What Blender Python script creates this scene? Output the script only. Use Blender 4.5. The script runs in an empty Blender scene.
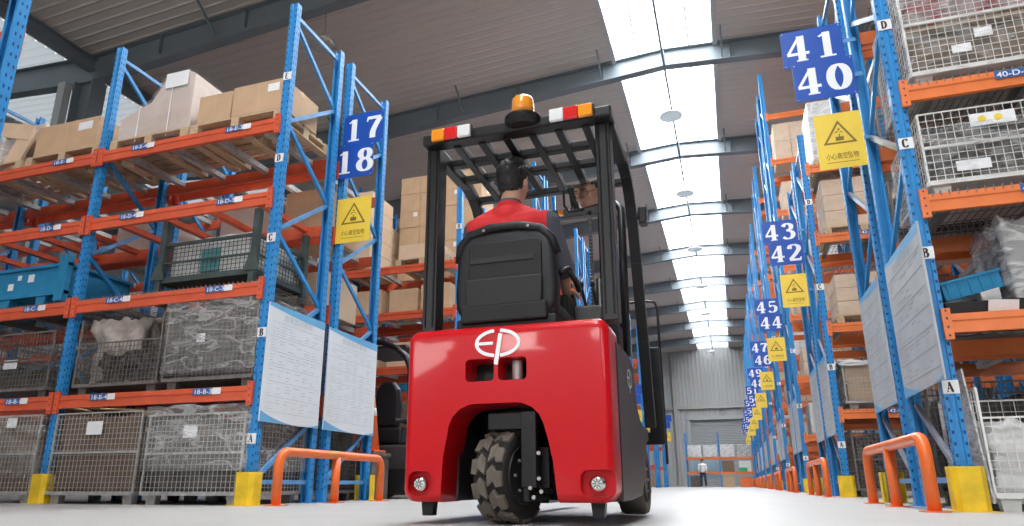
import bpy, bmesh, math, random
from mathutils import Vector, Matrix, Euler
PI = math.pi
R_ = math.radians
SC = bpy.context.scene
COL = SC.collection
rnd = random.Random(7)

# ------------------------------------------------------------------ camera
pit, yaw, roll = .2786, .3179, -.0016
F = Vector((-math.sin(yaw)*math.cos(pit), math.cos(yaw)*math.cos(pit), math.sin(pit)))
Rv = Vector((math.cos(yaw), math.sin(yaw), 0)); Uv = Rv.cross(F)
R2 = Rv*math.cos(roll)+Uv*math.sin(roll); U2 = -Rv*math.sin(roll)+Uv*math.cos(roll)
cd = bpy.data.cameras.new('camera'); cam = bpy.data.objects.new('camera', cd); COL.objects.link(cam)
cd.sensor_width = 36; cd.lens = 675.25/1024*36
cd.shift_x = 7.6/1024; cd.shift_y = 28.4/1024
cd.clip_start = .05; cd.clip_end = 300
M = Matrix((R2, U2, -F)).transposed().to_4x4(); M.translation = Vector((0, 0, .175))
cam.matrix_world = M
SC.camera = cam
# ------------------------------------------------------------------ world, light, exposure
SC.view_settings.view_transform = 'Standard'; SC.view_settings.look = 'None'
SC.view_settings.gamma = 1; SC.view_settings.use_curve_mapping = False
SC.view_settings.exposure = 0.15
SC.cycles.use_denoising = True
SC.cycles.sample_clamp_indirect = 8
SC.cycles.max_bounces = 8; SC.cycles.diffuse_bounces = 3; SC.cycles.transparent_max_bounces = 24
SC.cycles.caustics_reflective = False; SC.cycles.caustics_refractive = False
W = bpy.data.worlds.new('daylight'); SC.world = W; W.use_nodes = True
bg = W.node_tree.nodes['Background']
bg.inputs[0].default_value = (.93, .97, 1, 1); bg.inputs[1].default_value = 2.2
def area(name, loc, sx, sy, power, rot=(0, 0, 0), col=(1, 1, 1)):
    l = bpy.data.lights.new(name, 'AREA'); l.shape = 'RECTANGLE'; l.size = sx; l.size_y = sy; l.energy = power; l.color = col
    o = bpy.data.objects.new(name, l); o.location = loc; o.rotation_euler = rot; COL.objects.link(o); return o
# daylight falling through the long ridge skylight
area('skylight_daylight', (-.81, 22, 11.9), 3.4, 62, 9600, col=(.97, .985, 1))
# area lamps at unseen windows behind the camera, laid out for the forklift's highlights
WIN = [(-17.5, -14.5), (-11.5, -8.5), (-6.0, -4.2), (-1.6, .6), (4.5, 7.5), (10.5, 13.5)]     # high windows in the wall behind the camera
for i, (a, c) in enumerate(WIN): area('window_daylight_%d' % i, ((a+c)/2, -12.25, 4.9), c-a, 1.5, 150, rot=(R_(90), 0, 0), col=(1, .99, .97))

# ------------------------------------------------------------------ materials
def mat(name, col, rough=.5, metal=0, noise=0, nscale=8, bump=0, bscale=60, coat=0, spec=.5, col2=None, stretch=None):
    m = bpy.data.materials.new(name); m.use_nodes = True; nt = m.node_tree; N = nt.nodes; L = nt.links
    b = N['Principled BSDF']; b.inputs['Base Color'].default_value = (*col, 1); b.inputs['Roughness'].default_value = rough
    b.inputs['Metallic'].default_value = metal; b.inputs['Coat Weight'].default_value = coat; b.inputs['Coat Roughness'].default_value = .06
    b.inputs['Specular IOR Level'].default_value = spec
    tc = N.new('ShaderNodeTexCoord'); out = tc.outputs['Object']
    if stretch:
        mp = N.new('ShaderNodeMapping'); mp.inputs['Scale'].default_value = stretch; L.new(out, mp.inputs[0]); out = mp.outputs[0]
    if noise or col2:
        n = N.new('ShaderNodeTexNoise'); n.inputs['Scale'].default_value = nscale; n.inputs['Detail'].default_value = 5
        L.new(out, n.inputs['Vector'])
        r = N.new('ShaderNodeValToRGB'); L.new(n.outputs['Fac'], r.inputs[0])
        c2 = col2 or tuple(max(0, c*(1-noise)) for c in col)
        r.color_ramp.elements[0].position = .35; r.color_ramp.elements[1].position = .65
        r.color_ramp.elements[0].color = (*c2, 1); r.color_ramp.elements[1].color = (*col, 1)
        L.new(r.outputs[0], b.inputs['Base Color'])
    if bump:
        n2 = N.new('ShaderNodeTexNoise'); n2.inputs['Scale'].default_value = bscale; n2.inputs['Detail'].default_value = 3
        L.new(out, n2.inputs['Vector'])
        bp = N.new('ShaderNodeBump'); bp.inputs['Strength'].default_value = bump; bp.inputs['Distance'].default_value = .01
        L.new(n2.outputs['Fac'], bp.inputs['Height']); L.new(bp.outputs[0], b.inputs['Normal'])
    return m
m_floor = mat('floor_concrete', (.48, .47, .45), .42, noise=.08, nscale=1.6, bump=.04, bscale=3)
m_roof = mat('roof_liner', (.60, .55, .50), .55, noise=.06, nscale=.6)
m_roof2 = mat('roof_liner_pale', (.62, .64, .65), .5, noise=.06, nscale=.6)
m_steel = mat('rafter_steel', (.19, .225, .25), .45, noise=.12, nscale=1.2)
m_wall = mat('wall_cladding', (.52, .525, .52), .6, noise=.04, nscale=.7)
m_blue = mat('rack_blue', (.030, .27, .63), .38, noise=.12, nscale=14)
m_bluel = mat('brace_blue', (.12, .34, .66), .38, noise=.2, nscale=10)
m_brace = mat('brace_zinc', (.36, .42, .52), .35, metal=.5, noise=.2, nscale=10)
m_hole = mat('punched_hole', (.006, .045, .16), .7)
m_orL = mat('beam_red_orange', (.74, .115, .045), .4, noise=.12, nscale=7)
m_orR = mat('beam_orange', (.88, .22, .06), .4, noise=.10, nscale=7)
m_yel = mat('safety_yellow', (.93, .62, .02), .5, noise=.22, nscale=9, bump=.2, bscale=12)
m_guard = mat('guard_orange', (.88, .17, .03), .35, noise=.08, nscale=6)
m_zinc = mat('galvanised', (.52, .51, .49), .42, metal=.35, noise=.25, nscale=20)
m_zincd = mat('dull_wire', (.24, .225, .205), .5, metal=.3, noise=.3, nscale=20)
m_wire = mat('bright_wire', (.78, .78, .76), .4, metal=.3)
m_dark = mat('dark_green_steel', (.06, .085, .08), .5, noise=.3, nscale=9)
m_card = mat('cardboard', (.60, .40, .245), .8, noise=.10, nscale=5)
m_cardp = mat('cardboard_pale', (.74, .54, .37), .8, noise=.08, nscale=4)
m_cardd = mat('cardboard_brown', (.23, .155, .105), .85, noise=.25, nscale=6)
m_tape = mat('packing_tape', (.66, .50, .33), .25, spec=.7)
m_wood = mat('pallet_wood', (.62, .46, .29), .75, noise=.25, nscale=12, stretch=(1, 6, 6))
m_paper = mat('paper_label', (.86, .87, .88), .6, noise=.05, nscale=30)
m_white = mat('white_paint', (.88, .89, .90), .45)
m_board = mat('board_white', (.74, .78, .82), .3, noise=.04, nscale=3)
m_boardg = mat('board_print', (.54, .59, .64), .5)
m_boardr = mat('board_grey', (.52, .55, .57), .35, noise=.15, nscale=4)  # greyer panel colour for the boards on the right-hand racks
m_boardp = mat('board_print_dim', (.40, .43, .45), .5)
m_boardb = mat('board_blue', (.14, .42, .70), .35)
m_sign = mat('sign_blue', (.010, .080, .42), .35, noise=.1, nscale=4)
m_signy = mat('sign_yellow', (.92, .65, .07), .4, noise=.05, nscale=4)
m_black = mat('black_print', (.02, .015, .012), .5)
m_ink = mat('dark_ink', (.03, .01, .012), .5)
m_brown = mat('warning_brown', (.23, .13, .015), .5)
m_red = mat('forklift_red', (.58, .004, .010), .30, coat=.35, spec=.25, bump=.03, bscale=2.2)
m_metal = mat('black_steel', (.010, .010, .011), .36, noise=.1, spec=.4)
m_plast = mat('black_plastic', (.012, .012, .013), .5, spec=.35, bump=.15, bscale=260)
m_panel = mat('charcoal_panel', (.040, .036, .038), .42, bump=.1, bscale=200)
m_vinyl = mat('seat_vinyl', (.013, .013, .015), .36, spec=.4, bump=.25, bscale=240)
m_tyreb = mat('tyre_carcass', (.018, .016, .015), .85)
m_tyre = mat('tyre_rubber', (.15, .125, .10), .75, noise=.2, nscale=15, bump=.15, bscale=90)
m_rim = mat('dark_rim', (.04, .04, .042), .5, metal=.4)
m_chrome = mat('lens_chrome', (.75, .75, .75), .15, metal=1)
m_mirror = mat('mirror_glass', (.9, .9, .9), .01, metal=1)
m_lred = mat('lens_red', (.75, .02, .02), .15, coat=1)
m_lor = mat('lens_orange', (.95, .33, .015), .15, coat=1)
m_lwh = mat('lens_clear', (.85, .85, .84), .15, coat=1)
m_skin = mat('skin', (.60, .34, .23), .5, noise=.07, nscale=12)
m_hair = mat('black_hair', (.012, .010, .010), .45, bump=.9, bscale=140, stretch=(1, 1, .3))
m_shr = mat('shirt_red', (.70, .025, .03), .8, bump=.5, bscale=14)
m_shg = mat('shirt_grey', (.085, .085, .115), .85, bump=.5, bscale=14)
m_trs = mat('trousers_navy', (.03, .035, .06), .85)
m_eye = mat('eye_white', (.8, .8, .78), .3)
m_teal = mat('teal_crate', (.10, .33, .34), .55, noise=.1)
m_bluec = mat('blue_crate', (.02, .26, .50), .5, noise=.15)
m_green = mat('green_crate', (.04, .42, .16), .5)
m_sack = mat('woven_sack', (.56, .50, .45), .8, noise=.35, nscale=9, bump=.8, bscale=16)
m_cloth = mat('white_sheet', (.78, .77, .75), .5, noise=.1, nscale=9, bump=.9, bscale=14)
m_parts = mat('metal_parts', (.17, .15, .14), .55, metal=.3, col2=(.03, .028, .028), nscale=16, bump=1, bscale=24)
m_greyb = mat('grey_goods', (.15, .135, .12), .7, col2=(.07, .065, .06), nscale=9, bump=.6, bscale=14)
m_shut = mat('shutter_grey', (.42, .44, .45), .5)
m_pinkw = mat('wrapped_carton', (.58, .45, .38), .5, col2=(.66, .56, .50), nscale=2.5, bump=.15, bscale=5)
m_conew = mat('cone_white', (.85, .84, .82), .5)

def film_mat(name, a0, a1, col=(.85, .85, .86), scale=5):
    m = bpy.data.materials.new(name); m.use_nodes = True; nt = m.node_tree; N = nt.nodes; L = nt.links
    N.remove(N['Principled BSDF']); o = N['Material Output']
    tr = N.new('ShaderNodeBsdfTransparent'); d = N.new('ShaderNodeBsdfPrincipled')
    d.inputs['Base Color'].default_value = (*col, 1); d.inputs['Roughness'].default_value = .22
    tc = N.new('ShaderNodeTexCoord'); mp = N.new('ShaderNodeMapping'); mp.inputs['Scale'].default_value = (.7, .8, 2.4)
    mp.inputs['Rotation'].default_value = (.1, .45, .2)
    n = N.new('ShaderNodeTexNoise'); n.inputs['Scale'].default_value = scale; n.inputs['Detail'].default_value = 7; n.inputs['Distortion'].default_value = .8
    L.new(tc.outputs['Object'], mp.inputs[0]); L.new(mp.outputs[0], n.inputs['Vector'])
    r = N.new('ShaderNodeMapRange'); r.inputs[1].default_value = 0; r.inputs[2].default_value = .07; r.inputs[3].default_value = a1; r.inputs[4].default_value = a0
    sb = N.new('ShaderNodeMath'); sb.operation = 'SUBTRACT'; sb.inputs[1].default_value = .5; ab = N.new('ShaderNodeMath'); ab.operation = 'ABSOLUTE'
    L.new(n.outputs['Fac'], sb.inputs[0]); L.new(sb.outputs[0], ab.inputs[0]); L.new(ab.outputs[0], r.inputs[0])
    bp = N.new('ShaderNodeBump'); bp.inputs['Strength'].default_value = .8; bp.inputs['Distance'].default_value = .05
    L.new(n.outputs['Fac'], bp.inputs['Height']); L.new(bp.outputs[0], d.inputs['Normal'])
    mx = N.new('ShaderNodeMixShader'); L.new(r.outputs[0], mx.inputs[0]); L.new(tr.outputs[0], mx.inputs[1]); L.new(d.outputs[0], mx.inputs[2])
    L.new(mx.outputs[0], o.inputs['Surface']); return m
m_film = film_mat('stretch_film', .16, .44, (.78, .77, .75), 3.5)
m_filmh = film_mat('stretch_film_heavy', .38, .70, (.76, .76, .76), 3.5)
m_filmd = film_mat('stretch_film_thin', .06, .32, (.72, .71, .70), 3.5)
m_films = film_mat('stretch_film_smooth', .14, .20, (.80, .79, .77), 2)
def sky_mat():
    m = bpy.data.materials.new('translucent_rooflight'); m.use_nodes = True; N = m.node_tree.nodes; L = m.node_tree.links
    N.remove(N['Principled BSDF']); o = N['Material Output']
    a = N.new('ShaderNodeBsdfTransparent'); t = N.new('ShaderNodeBsdfTranslucent'); t.inputs[0].default_value = (.95, .97, 1, 1)
    a.inputs[0].default_value = (.97, .985, 1, 1)
    mx = N.new('ShaderNodeMixShader'); mx.inputs[0].default_value = .45; L.new(a.outputs[0], mx.inputs[1]); L.new(t.outputs[0], mx.inputs[2]); L.new(mx.outputs[0], o.inputs[0])
    return m
m_sky = sky_mat()
def glass_mat():
    m = bpy.data.materials.new('clear_plastic'); m.use_nodes = True; N = m.node_tree.nodes; L = m.node_tree.links
    N.remove(N['Principled BSDF']); o = N['Material Output']
    a = N.new('ShaderNodeBsdfTransparent'); t = N.new('ShaderNodeBsdfGlossy'); t.inputs['Roughness'].default_value = .1
    mx = N.new('ShaderNodeMixShader'); mx.inputs[0].default_value = .3; L.new(a.outputs[0], mx.inputs[1]); L.new(t.outputs[0], mx.inputs[2]); L.new(mx.outputs[0], o.inputs[0])
    return m
m_clear = glass_mat()

# ------------------------------------------------------------------ mesh builder
class MB:
    def __init__(s): s.v = []; s.f = []; s.m = []
    def add(s, vs, fs, m=0):
        k = len(s.v); s.v += [tuple(p) for p in vs]; s.f += [tuple(i+k for i in f) for f in fs]; s.m += [m]*len(fs); return s
    def box(s, x0, x1, y0, y1, z0, z1, m=0):
        v = [(x, y, z) for x in (x0, x1) for y in (y0, y1) for z in (z0, z1)]
        return s.add(v, [(0, 1, 3, 2), (4, 6, 7, 5), (0, 4, 5, 1), (2, 3, 7, 6), (0, 2, 6, 4), (1, 5, 7, 3)], m)
    def cbox(s, c, d, rot=None, m=0):
        v = [Vector((x*d[0]/2, y*d[1]/2, z*d[2]/2)) for x in (-1, 1) for y in (-1, 1) for z in (-1, 1)]
        if rot: e = Euler(rot).to_matrix(); v = [e @ p for p in v]
        v = [p+Vector(c) for p in v]
        return s.add(v, [(0, 1, 3, 2), (4, 6, 7, 5), (0, 4, 5, 1), (2, 3, 7, 6), (0, 2, 6, 4), (1, 5, 7, 3)], m)
    def bar(s, p, q, w, h, m=0, up=(0, 0, 1)):
        p = Vector(p); q = Vector(q); d = (q-p).normalized(); u = Vector(up)
        if abs(d.dot(u)) > .98: u = Vector((0, 1, 0))
        a = d.cross(u).normalized(); b = a.cross(d)
        v = [e+a*w/2*i+b*h/2*j for e in (p, q) for i, j in ((-1, -1), (1, -1), (1, 1), (-1, 1))]
        return s.add(v, [(0, 1, 2, 3), (7, 6, 5, 4), (0, 4, 5, 1), (1, 5, 6, 2), (2, 6, 7, 3), (3, 7, 4, 0)], m)
    def tube(s, pts, r, n=8, m=0, cap=True):
        P = [Vector(p) for p in pts]; rr = r if isinstance(r, (list, tuple)) else [r]*len(P)
        t0 = (P[1]-P[0]).normalized(); a = t0.orthogonal().normalized(); vs = []
        for i, p in enumerate(P):
            if i == 0: t = t0
            elif i == len(P)-1: t = (P[-1]-P[-2]).normalized()
            else: t = ((P[i+1]-p).normalized()+(p-P[i-1]).normalized()).normalized()
            a = (a-t*a.dot(t)).normalized(); b = t.cross(a)
            vs += [p+(a*math.cos(2*PI*k/n)+b*math.sin(2*PI*k/n))*rr[i] for k in range(n)]
        fs = [(i*n+k, i*n+(k+1) % n, (i+1)*n+(k+1) % n, (i+1)*n+k) for i in range(len(P)-1) for k in range(n)]
        if cap: fs += [tuple(range(n))[::-1], tuple((len(P)-1)*n+k for k in range(n))]
        return s.add(vs, fs, m)
    def ball(s, c, r, n=12, m=0, sc=(1, 1, 1)):
        vs = [(c[0], c[1], c[2]+r*sc[2])]; h = n//2
        for i in range(1, h):
            t = PI*i/h
            vs += [(c[0]+r*sc[0]*math.sin(t)*math.cos(2*PI*k/n), c[1]+r*sc[1]*math.sin(t)*math.sin(2*PI*k/n), c[2]+r*sc[2]*math.cos(t)) for k in range(n)]
        vs.append((c[0], c[1], c[2]-r*sc[2])); e = len(vs)-1
        fs = [(0, 1+k, 1+(k+1) % n) for k in range(n)]+[(1+i*n+k, 1+(i+1)*n+k, 1+(i+1)*n+(k+1) % n, 1+i*n+(k+1) % n) for i in range(h-2) for k in range(n)]
        fs += [(e, 1+(h-2)*n+(k+1) % n, 1+(h-2)*n+k) for k in range(n)]
        return s.add(vs, fs, m)
    def lathe(s, prof, n=20, c=(0, 0, 0), axis='z', m=0):
        vs = []
        for r, z in prof:
            for k in range(n):
                a = 2*PI*k/n; x, y = r*math.cos(a), r*math.sin(a)
                p = (x, y, z) if axis == 'z' else ((z, x, y) if axis == 'x' else (x, z, y))
                vs.append((p[0]+c[0], p[1]+c[1], p[2]+c[2]))
        L = len(prof)
        fs = [(i*n+k, i*n+(k+1) % n, (i+1)*n+(k+1) % n, (i+1)*n+k) for i in range(L-1) for k in range(n)]
        fs += [tuple(range(n))[::-1], tuple((L-1)*n+k for k in range(n))]
        return s.add(vs, fs, m)
    def prism(s, poly, a, b, axis='y', m=0):
        def P(u, v, w): return (u, w, v) if axis == 'y' else ((w, u, v) if axis == 'x' else (u, v, w))
        n = len(poly); vs = [P(u, v, a) for u, v in poly]+[P(u, v, b) for u, v in poly]
        return s.add(vs, [tuple(range(n)), tuple(range(2*n-1, n-1, -1))]+[(i, i+n, (i+1) % n+n, (i+1) % n) for i in range(n)], m)
    def quad(s, a, b, c, d, m=0): return s.add([a, b, c, d], [(0, 1, 2, 3)], m)
    def mb(s, o, off=(0, 0, 0), mo=0):
        return s.add([(p[0]+off[0], p[1]+off[1], p[2]+off[2]) for p in o.v], o.f, 0) if False else s._m(o, off, mo)
    def _m(s, o, off, mo):
        k = len(s.v); s.v += [(p[0]+off[0], p[1]+off[1], p[2]+off[2]) for p in o.v]
        s.f += [tuple(i+k for i in f) for f in o.f]; s.m += [q+mo for q in o.m]; return s
    def mesh(s, name, mats, smooth=False, fix=True):
        me = bpy.data.meshes.new(name); me.from_pydata(s.v, [], s.f)
        for q in (mats if isinstance(mats, (list, tuple)) else [mats]): me.materials.append(q)
        for p, k in zip(me.polygons, s.m): p.material_index = k; p.use_smooth = smooth
        if fix:
            bm = bmesh.new(); bm.from_mesh(me); bmesh.ops.recalc_face_normals(bm, faces=bm.faces); bm.to_mesh(me); bm.free()
        return me
def link(name, me, parent=None, loc=(0, 0, 0), rot=(0, 0, 0)):
    o = bpy.data.objects.new(name, me); COL.objects.link(o); o.parent = parent; o.location = loc; o.rotation_euler = rot; return o
def part(name, b, mats, parent=None, loc=(0, 0, 0), rot=(0, 0, 0), bev=0, smooth=False, seg=2, lab=None):
    me = b if isinstance(b, bpy.types.Mesh) else b.mesh(name, mats, smooth)
    o = link(name, me, parent, loc, rot)
    if bev: addbev(o, bev, seg)
    if lab: o['label'] = lab
    return o
def addbev(o, w, seg=2):
    q = o.modifiers.new('b', 'BEVEL'); q.width = w; q.segments = seg; q.limit_method = 'ANGLE'; q.angle_limit = R_(40)
def auto_smooth(o, ang=40):
    me = o.data
    for p in me.polygons: p.use_smooth = True
    bm = bmesh.new(); bm.from_mesh(me)
    for e in bm.edges:
        if len(e.link_faces) == 2 and e.calc_face_angle(0) > R_(ang): e.smooth = False
    bm.to_mesh(me); bm.free()
def bake(o):
    dg = bpy.context.evaluated_depsgraph_get(); dg.update()
    me = bpy.data.meshes.new_from_object(o.evaluated_get(dg)); o.modifiers.clear(); o.data = me; return o
def boolean(o, cutters):
    for c in cutters:
        q = o.modifiers.new('c', 'BOOLEAN'); q.operation = 'DIFFERENCE'; q.object = c; q.solver = 'EXACT'
    bake(o)
    for c in cutters: bpy.data.objects.remove(c)
def tag(o, label, cat, group=None, kind=None):
    if label: o['label'] = label
    if cat: o['category'] = cat
    if group: o['group'] = group
    if kind: o['kind'] = kind
    return o
def thing(name, label, cat, loc=(0, 0, 0), rz=0, group=None):
    o = bpy.data.objects.new(name, None); COL.objects.link(o); o.location = loc; o.rotation_euler = (0, 0, rz); o.empty_display_size = .1
    return tag(o, label, cat, group)
def struct(name, b, mats, smooth=False, loc=(0, 0, 0)):
    o = part(name, b, mats, loc=loc, smooth=smooth); o['kind'] = 'structure'; return o
_cache = {}
def cached(key, fn):
    if key not in _cache: _cache[key] = fn()
    return _cache[key]

# ------------------------------------------------------------------ lettering
def cr(pts, k=6):
    P = [Vector(p) for p in pts]; o = []
    for i in range(len(P)-1):
        a = P[i-1] if i else P[0]; b = P[i]; c = P[i+1]; d = P[i+2] if i+2 < len(P) else P[-1]
        for j in range(k):
            t = j/k; o.append(.5*((2*b)+(c-a)*t+(2*a-5*b+4*c-d)*t*t+(3*b-a-3*c+d)*t**3))
    o.append(P[-1]); return o
def ell(cx, cy, rx, ry, a0=0, a1=360, n=22): return [(cx+rx*math.cos(R_(a0+(a1-a0)*i/n)), cy+ry*math.sin(R_(a0+(a1-a0)*i/n))) for i in range(n+1)]
S = 's'; C_ = 'c'; E_ = 'e'
TH, TN = .17, .06
GL = {
 '0': [('e', ell(.3, .5, .2, .44))],
 '1': [('l', [(.31, .97), (.31, .03)], TH), ('l', [(.12, .03), (.5, .03)], TN), ('l', [(.31, .95), (.13, .82)], TN)],
 '2': [('c', [(.1, .72), (.14, .9), (.3, .965), (.46, .86), (.47, .66), (.3, .36), (.1, .09)]), ('l', [(.07, .06), (.54, .06)], .12), ('l', [(.53, .05), (.54, .22)], .05)],
 '3': [('c', [(.1, .8), (.2, .94), (.33, .96), (.45, .84), (.42, .64), (.24, .54)]), ('c', [(.24, .54), (.44, .46), (.51, .27), (.42, .08), (.24, .03), (.08, .14)])],
 '4': [('l', [(.36, .97), (.04, .3)], .07), ('l', [(.02, .29), (.57, .29)], .1), ('l', [(.38, .98), (.38, .02)], TH), ('l', [(.24, .02), (.52, .02)], .05)],
 '5': [('l', [(.14, .92), (.5, .92)], .12), ('l', [(.15, .94), (.12, .52)], .06), ('c', [(.12, .5), (.28, .6), (.47, .5), (.5, .28), (.4, .07), (.22, .03), (.07, .14)])],
 '6': [('c', [(.49, .88), (.35, .96), (.18, .8), (.1, .45), (.14, .16), (.3, .03), (.46, .12), (.49, .32), (.42, .52), (.27, .56), (.14, .42)])],
 '7': [('l', [(.07, .92), (.54, .92)], .13), ('c', [(.52, .9), (.38, .6), (.28, .3), (.27, .02)]), ('l', [(.08, .93), (.07, .76)], .05)],
 '8': [('e', ell(.3, .75, .16, .2)), ('e', ell(.3, .28, .2, .25))],
 '9': [('c', [(.11, .12), (.25, .04), (.42, .2), (.5, .55), (.46, .84), (.3, .97), (.14, .88), (.11, .68), (.18, .48), (.33, .44), (.46, .58)])],
 'A': [('l', [(.3, .97), (.07, .03)], .06), ('l', [(.29, .97), (.53, .03)], TH), ('l', [(.16, .36), (.46, .36)], .06), ('l', [(0, .03), (.18, .03)], .05), ('l', [(.42, .03), (.63, .03)], .05)],
 'B': [('l', [(.16, .97), (.16, .03)], TH), ('c', [(.04, .97), (.3, .97), (.46, .87), (.44, .62), (.26, .53)]), ('c', [(.26, .53), (.48, .46), (.54, .24), (.42, .05), (.26, .03), (.04, .03)])],
 'C': [('c', [(.52, .76), (.45, .92), (.3, .97), (.14, .84), (.08, .5), (.15, .16), (.32, .03), (.46, .08), (.54, .24)])],
 'D': [('l', [(.16, .97), (.16, .03)], TH), ('c', [(.04, .97), (.3, .96), (.48, .8), (.54, .5), (.48, .2), (.3, .04), (.04, .03)])],
 'E': [('l', [(.16, .97), (.16, .03)], TH), ('l', [(.04, .96), (.5, .96)], .07), ('l', [(.1, .5), (.42, .5)], .07), ('l', [(.04, .04), (.54, .04)], .07), ('l', [(.5, .98), (.51, .8)], .05), ('l', [(.53, .02), (.54, .22)], .05)],
}
def ribbon(pts, wf):
    P = [Vector(p) for p in pts]; L = []
    for i, p in enumerate(P):
        t = (P[min(i+1, len(P)-1)]-P[max(i-1, 0)])
        if t.length < 1e-9: t = Vector((1, 0))
        if (P[0]-P[-1]).length < 1e-6 and i in (0, len(P)-1): t = P[1]-P[-2]
        t.normalize(); w = wf(t)/2; n = Vector((-t.y, t.x)); L.append((p+n*w, p-n*w))
    return L
def glyphs(txt, h, org, ux, uy, off, b, m=0, asp=.72, adv=.64, bold=1):
    """serif lettering laid as thin ribbons on a plate: org lower left, ux/uy plate axes, off the outward normal"""
    ux, uy, off = Vector(ux), Vector(uy), Vector(off); x = 0
    for ch in txt:
        if ch in GL:
            for j, st in enumerate(GL[ch]):
                if st[0] == 'l': L = ribbon(st[1], lambda t, w=st[2]: w*bold)
                elif st[0] == 'c': L = ribbon(cr(st[1]), lambda t: (.065+(TH-.05)*abs(t.y)**1.3)*bold)
                else: L = ribbon(st[1], lambda t: (.065+(TH-.05)*abs(t.y)**1.3)*bold)
                vs = []
                for a, c in L:
                    for q in (a, c): vs.append(Vector(org)+ux*((x+q.x*asp/.6*.6)*h)+uy*(q.y*h)+off*(1+.12*j))
                b.add(vs, [(2*i, 2*i+1, 2*i+3, 2*i+2) for i in range(len(L)-1)], m)
        elif ch == '-': b.add([Vector(org)+ux*((x+a)*h)+uy*(c*h)+off for a, c in ((.08, .4), (.36, .4), (.36, .55), (.08, .55))], [(0, 1, 2, 3)], m); x -= .2
        x += adv
    return x*h
def font_mb(txt, size, org, ux, uy, off, b, m=0, width=None):
    cu = bpy.data.curves.new('t', 'FONT'); cu.body = txt; cu.size = size; cu.offset = size*.008
    o = bpy.data.objects.new('t', cu); COL.objects.link(o)
    dg = bpy.context.evaluated_depsgraph_get(); dg.update(); me = bpy.data.meshes.new_from_object(o.evaluated_get(dg))
    bpy.data.objects.remove(o); xs = [v.co.x for v in me.vertices] or [0, 1]; k = 1 if not width else width/max(1e-6, max(xs)-min(xs))
    ux, uy, off = Vector(ux), Vector(uy), Vector(off)
    b.add([Vector(org)+ux*(v.co.x*k)+uy*(v.co.y)+off for v in me.vertices], [tuple(p.vertices) for p in me.polygons], m)

# ------------------------------------------------------------------ the hall
K0, SP = 15.85, 5.28
RX, RH, SL = -.81, 10.62, .06            # ridge x, height of rafter underside, roof slope
VXL, VXR = -14.1, 12.5
def zr(x):
    if x < VXL: return RH-SL*(RX-VXL)+SL*(VXL-x)
    if x > VXR: return RH-SL*(VXR-RX)+SL*(x-VXR)
    return RH-SL*abs(x-RX)
struct('floor', MB().box(-34, 30, -12, 62, -.2, 0), m_floor)
def roof_strip(b, xa, xb, y0, y1, pitch=.26, dep=.014, t=.5):
    n = int(round((y1-y0)/pitch)); yy = []
    for i in range(n):
        y = y0+i*pitch; yy += [(y, 0), (y+.03, dep), (y+.055, dep), (y+.085, 0)]
    yy.append((y1, 0)); za, zb = zr(xa)+t, zr(xb)+t
    if xa < VXL-.01 and xb <= VXL+.01: pass
    vs = []
    for y, d in yy: vs += [(xa, y, za-d), (xb, y, zb-d)]
    b.add(vs, [(2*i, 2*i+1, 2*i+3, 2*i+2) for i in range(len(yy)-1)])
Y0, Y1 = -12.0, 58.02
b = MB(); roof_strip(b, VXL, -2.1, Y0, Y1); roof_strip(b, .47, VXR, Y0, Y1)
for xa, xb in ((VXL, -2.1), (.47, VXR)): b.add([(xa, Y0, zr(xa)+.75), (xb, Y0, zr(xb)+.75), (xb, Y1, zr(xb)+.75), (xa, Y1, zr(xa)+.75)], [(0, 1, 2, 3)])
struct('ceiling', b, m_roof)
b = MB(); roof_strip(b, -14.9, VXL, Y0, Y1); roof_strip(b, -27.5, -19.4, Y0, Y1); roof_strip(b, VXR, 27, Y0, Y1)
struct('ceiling_side_bays', b, m_roof2)
b = MB(); roof_strip(b, -2.1, RX, Y0, Y1, dep=.02); roof_strip(b, RX, .47, Y0, Y1, dep=.02)
struct('window_skylight', b, m_sky)
m_dim = bpy.data.materials.new('semi_translucent_sheet'); m_dim.use_nodes = True  # part diffuse, part translucent grey sheet: side roof strip and lamp discs
_n = m_dim.node_tree.nodes; _n.remove(_n['Principled BSDF']); _a = _n.new('ShaderNodeBsdfTranslucent'); _a.inputs[0].default_value = (.55, .58, .6, 1)
_d = _n.new('ShaderNodeBsdfDiffuse'); _d.inputs[0].default_value = (.6, .62, .63, 1); _x = _n.new('ShaderNodeMixShader'); _x.inputs[0].default_value = .35
for _i, _o in ((1, _d), (2, _a)): m_dim.node_tree.links.new(_o.outputs[0], _x.inputs[_i])
m_dim.node_tree.links.new(_x.outputs[0], _n['Material Output'].inputs[0])
b = MB(); roof_strip(b, -19.4, -14.9, Y0, Y1, dep=.03)
struct('window_side_skylight', b, m_dim)
# skylight edge flashing and the ridge conduit
b = MB()
for x in (-2.1, .47): b.bar((x, Y0, zr(x)+.47), (x, Y1, zr(x)+.47), .12, .05)
for x in (-1.45, -.17): b.bar((x, Y0, zr(x)+.49), (x, Y1, zr(x)+.49), .035, .03)
struct('trim_skylight', b, m_wall)
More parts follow.
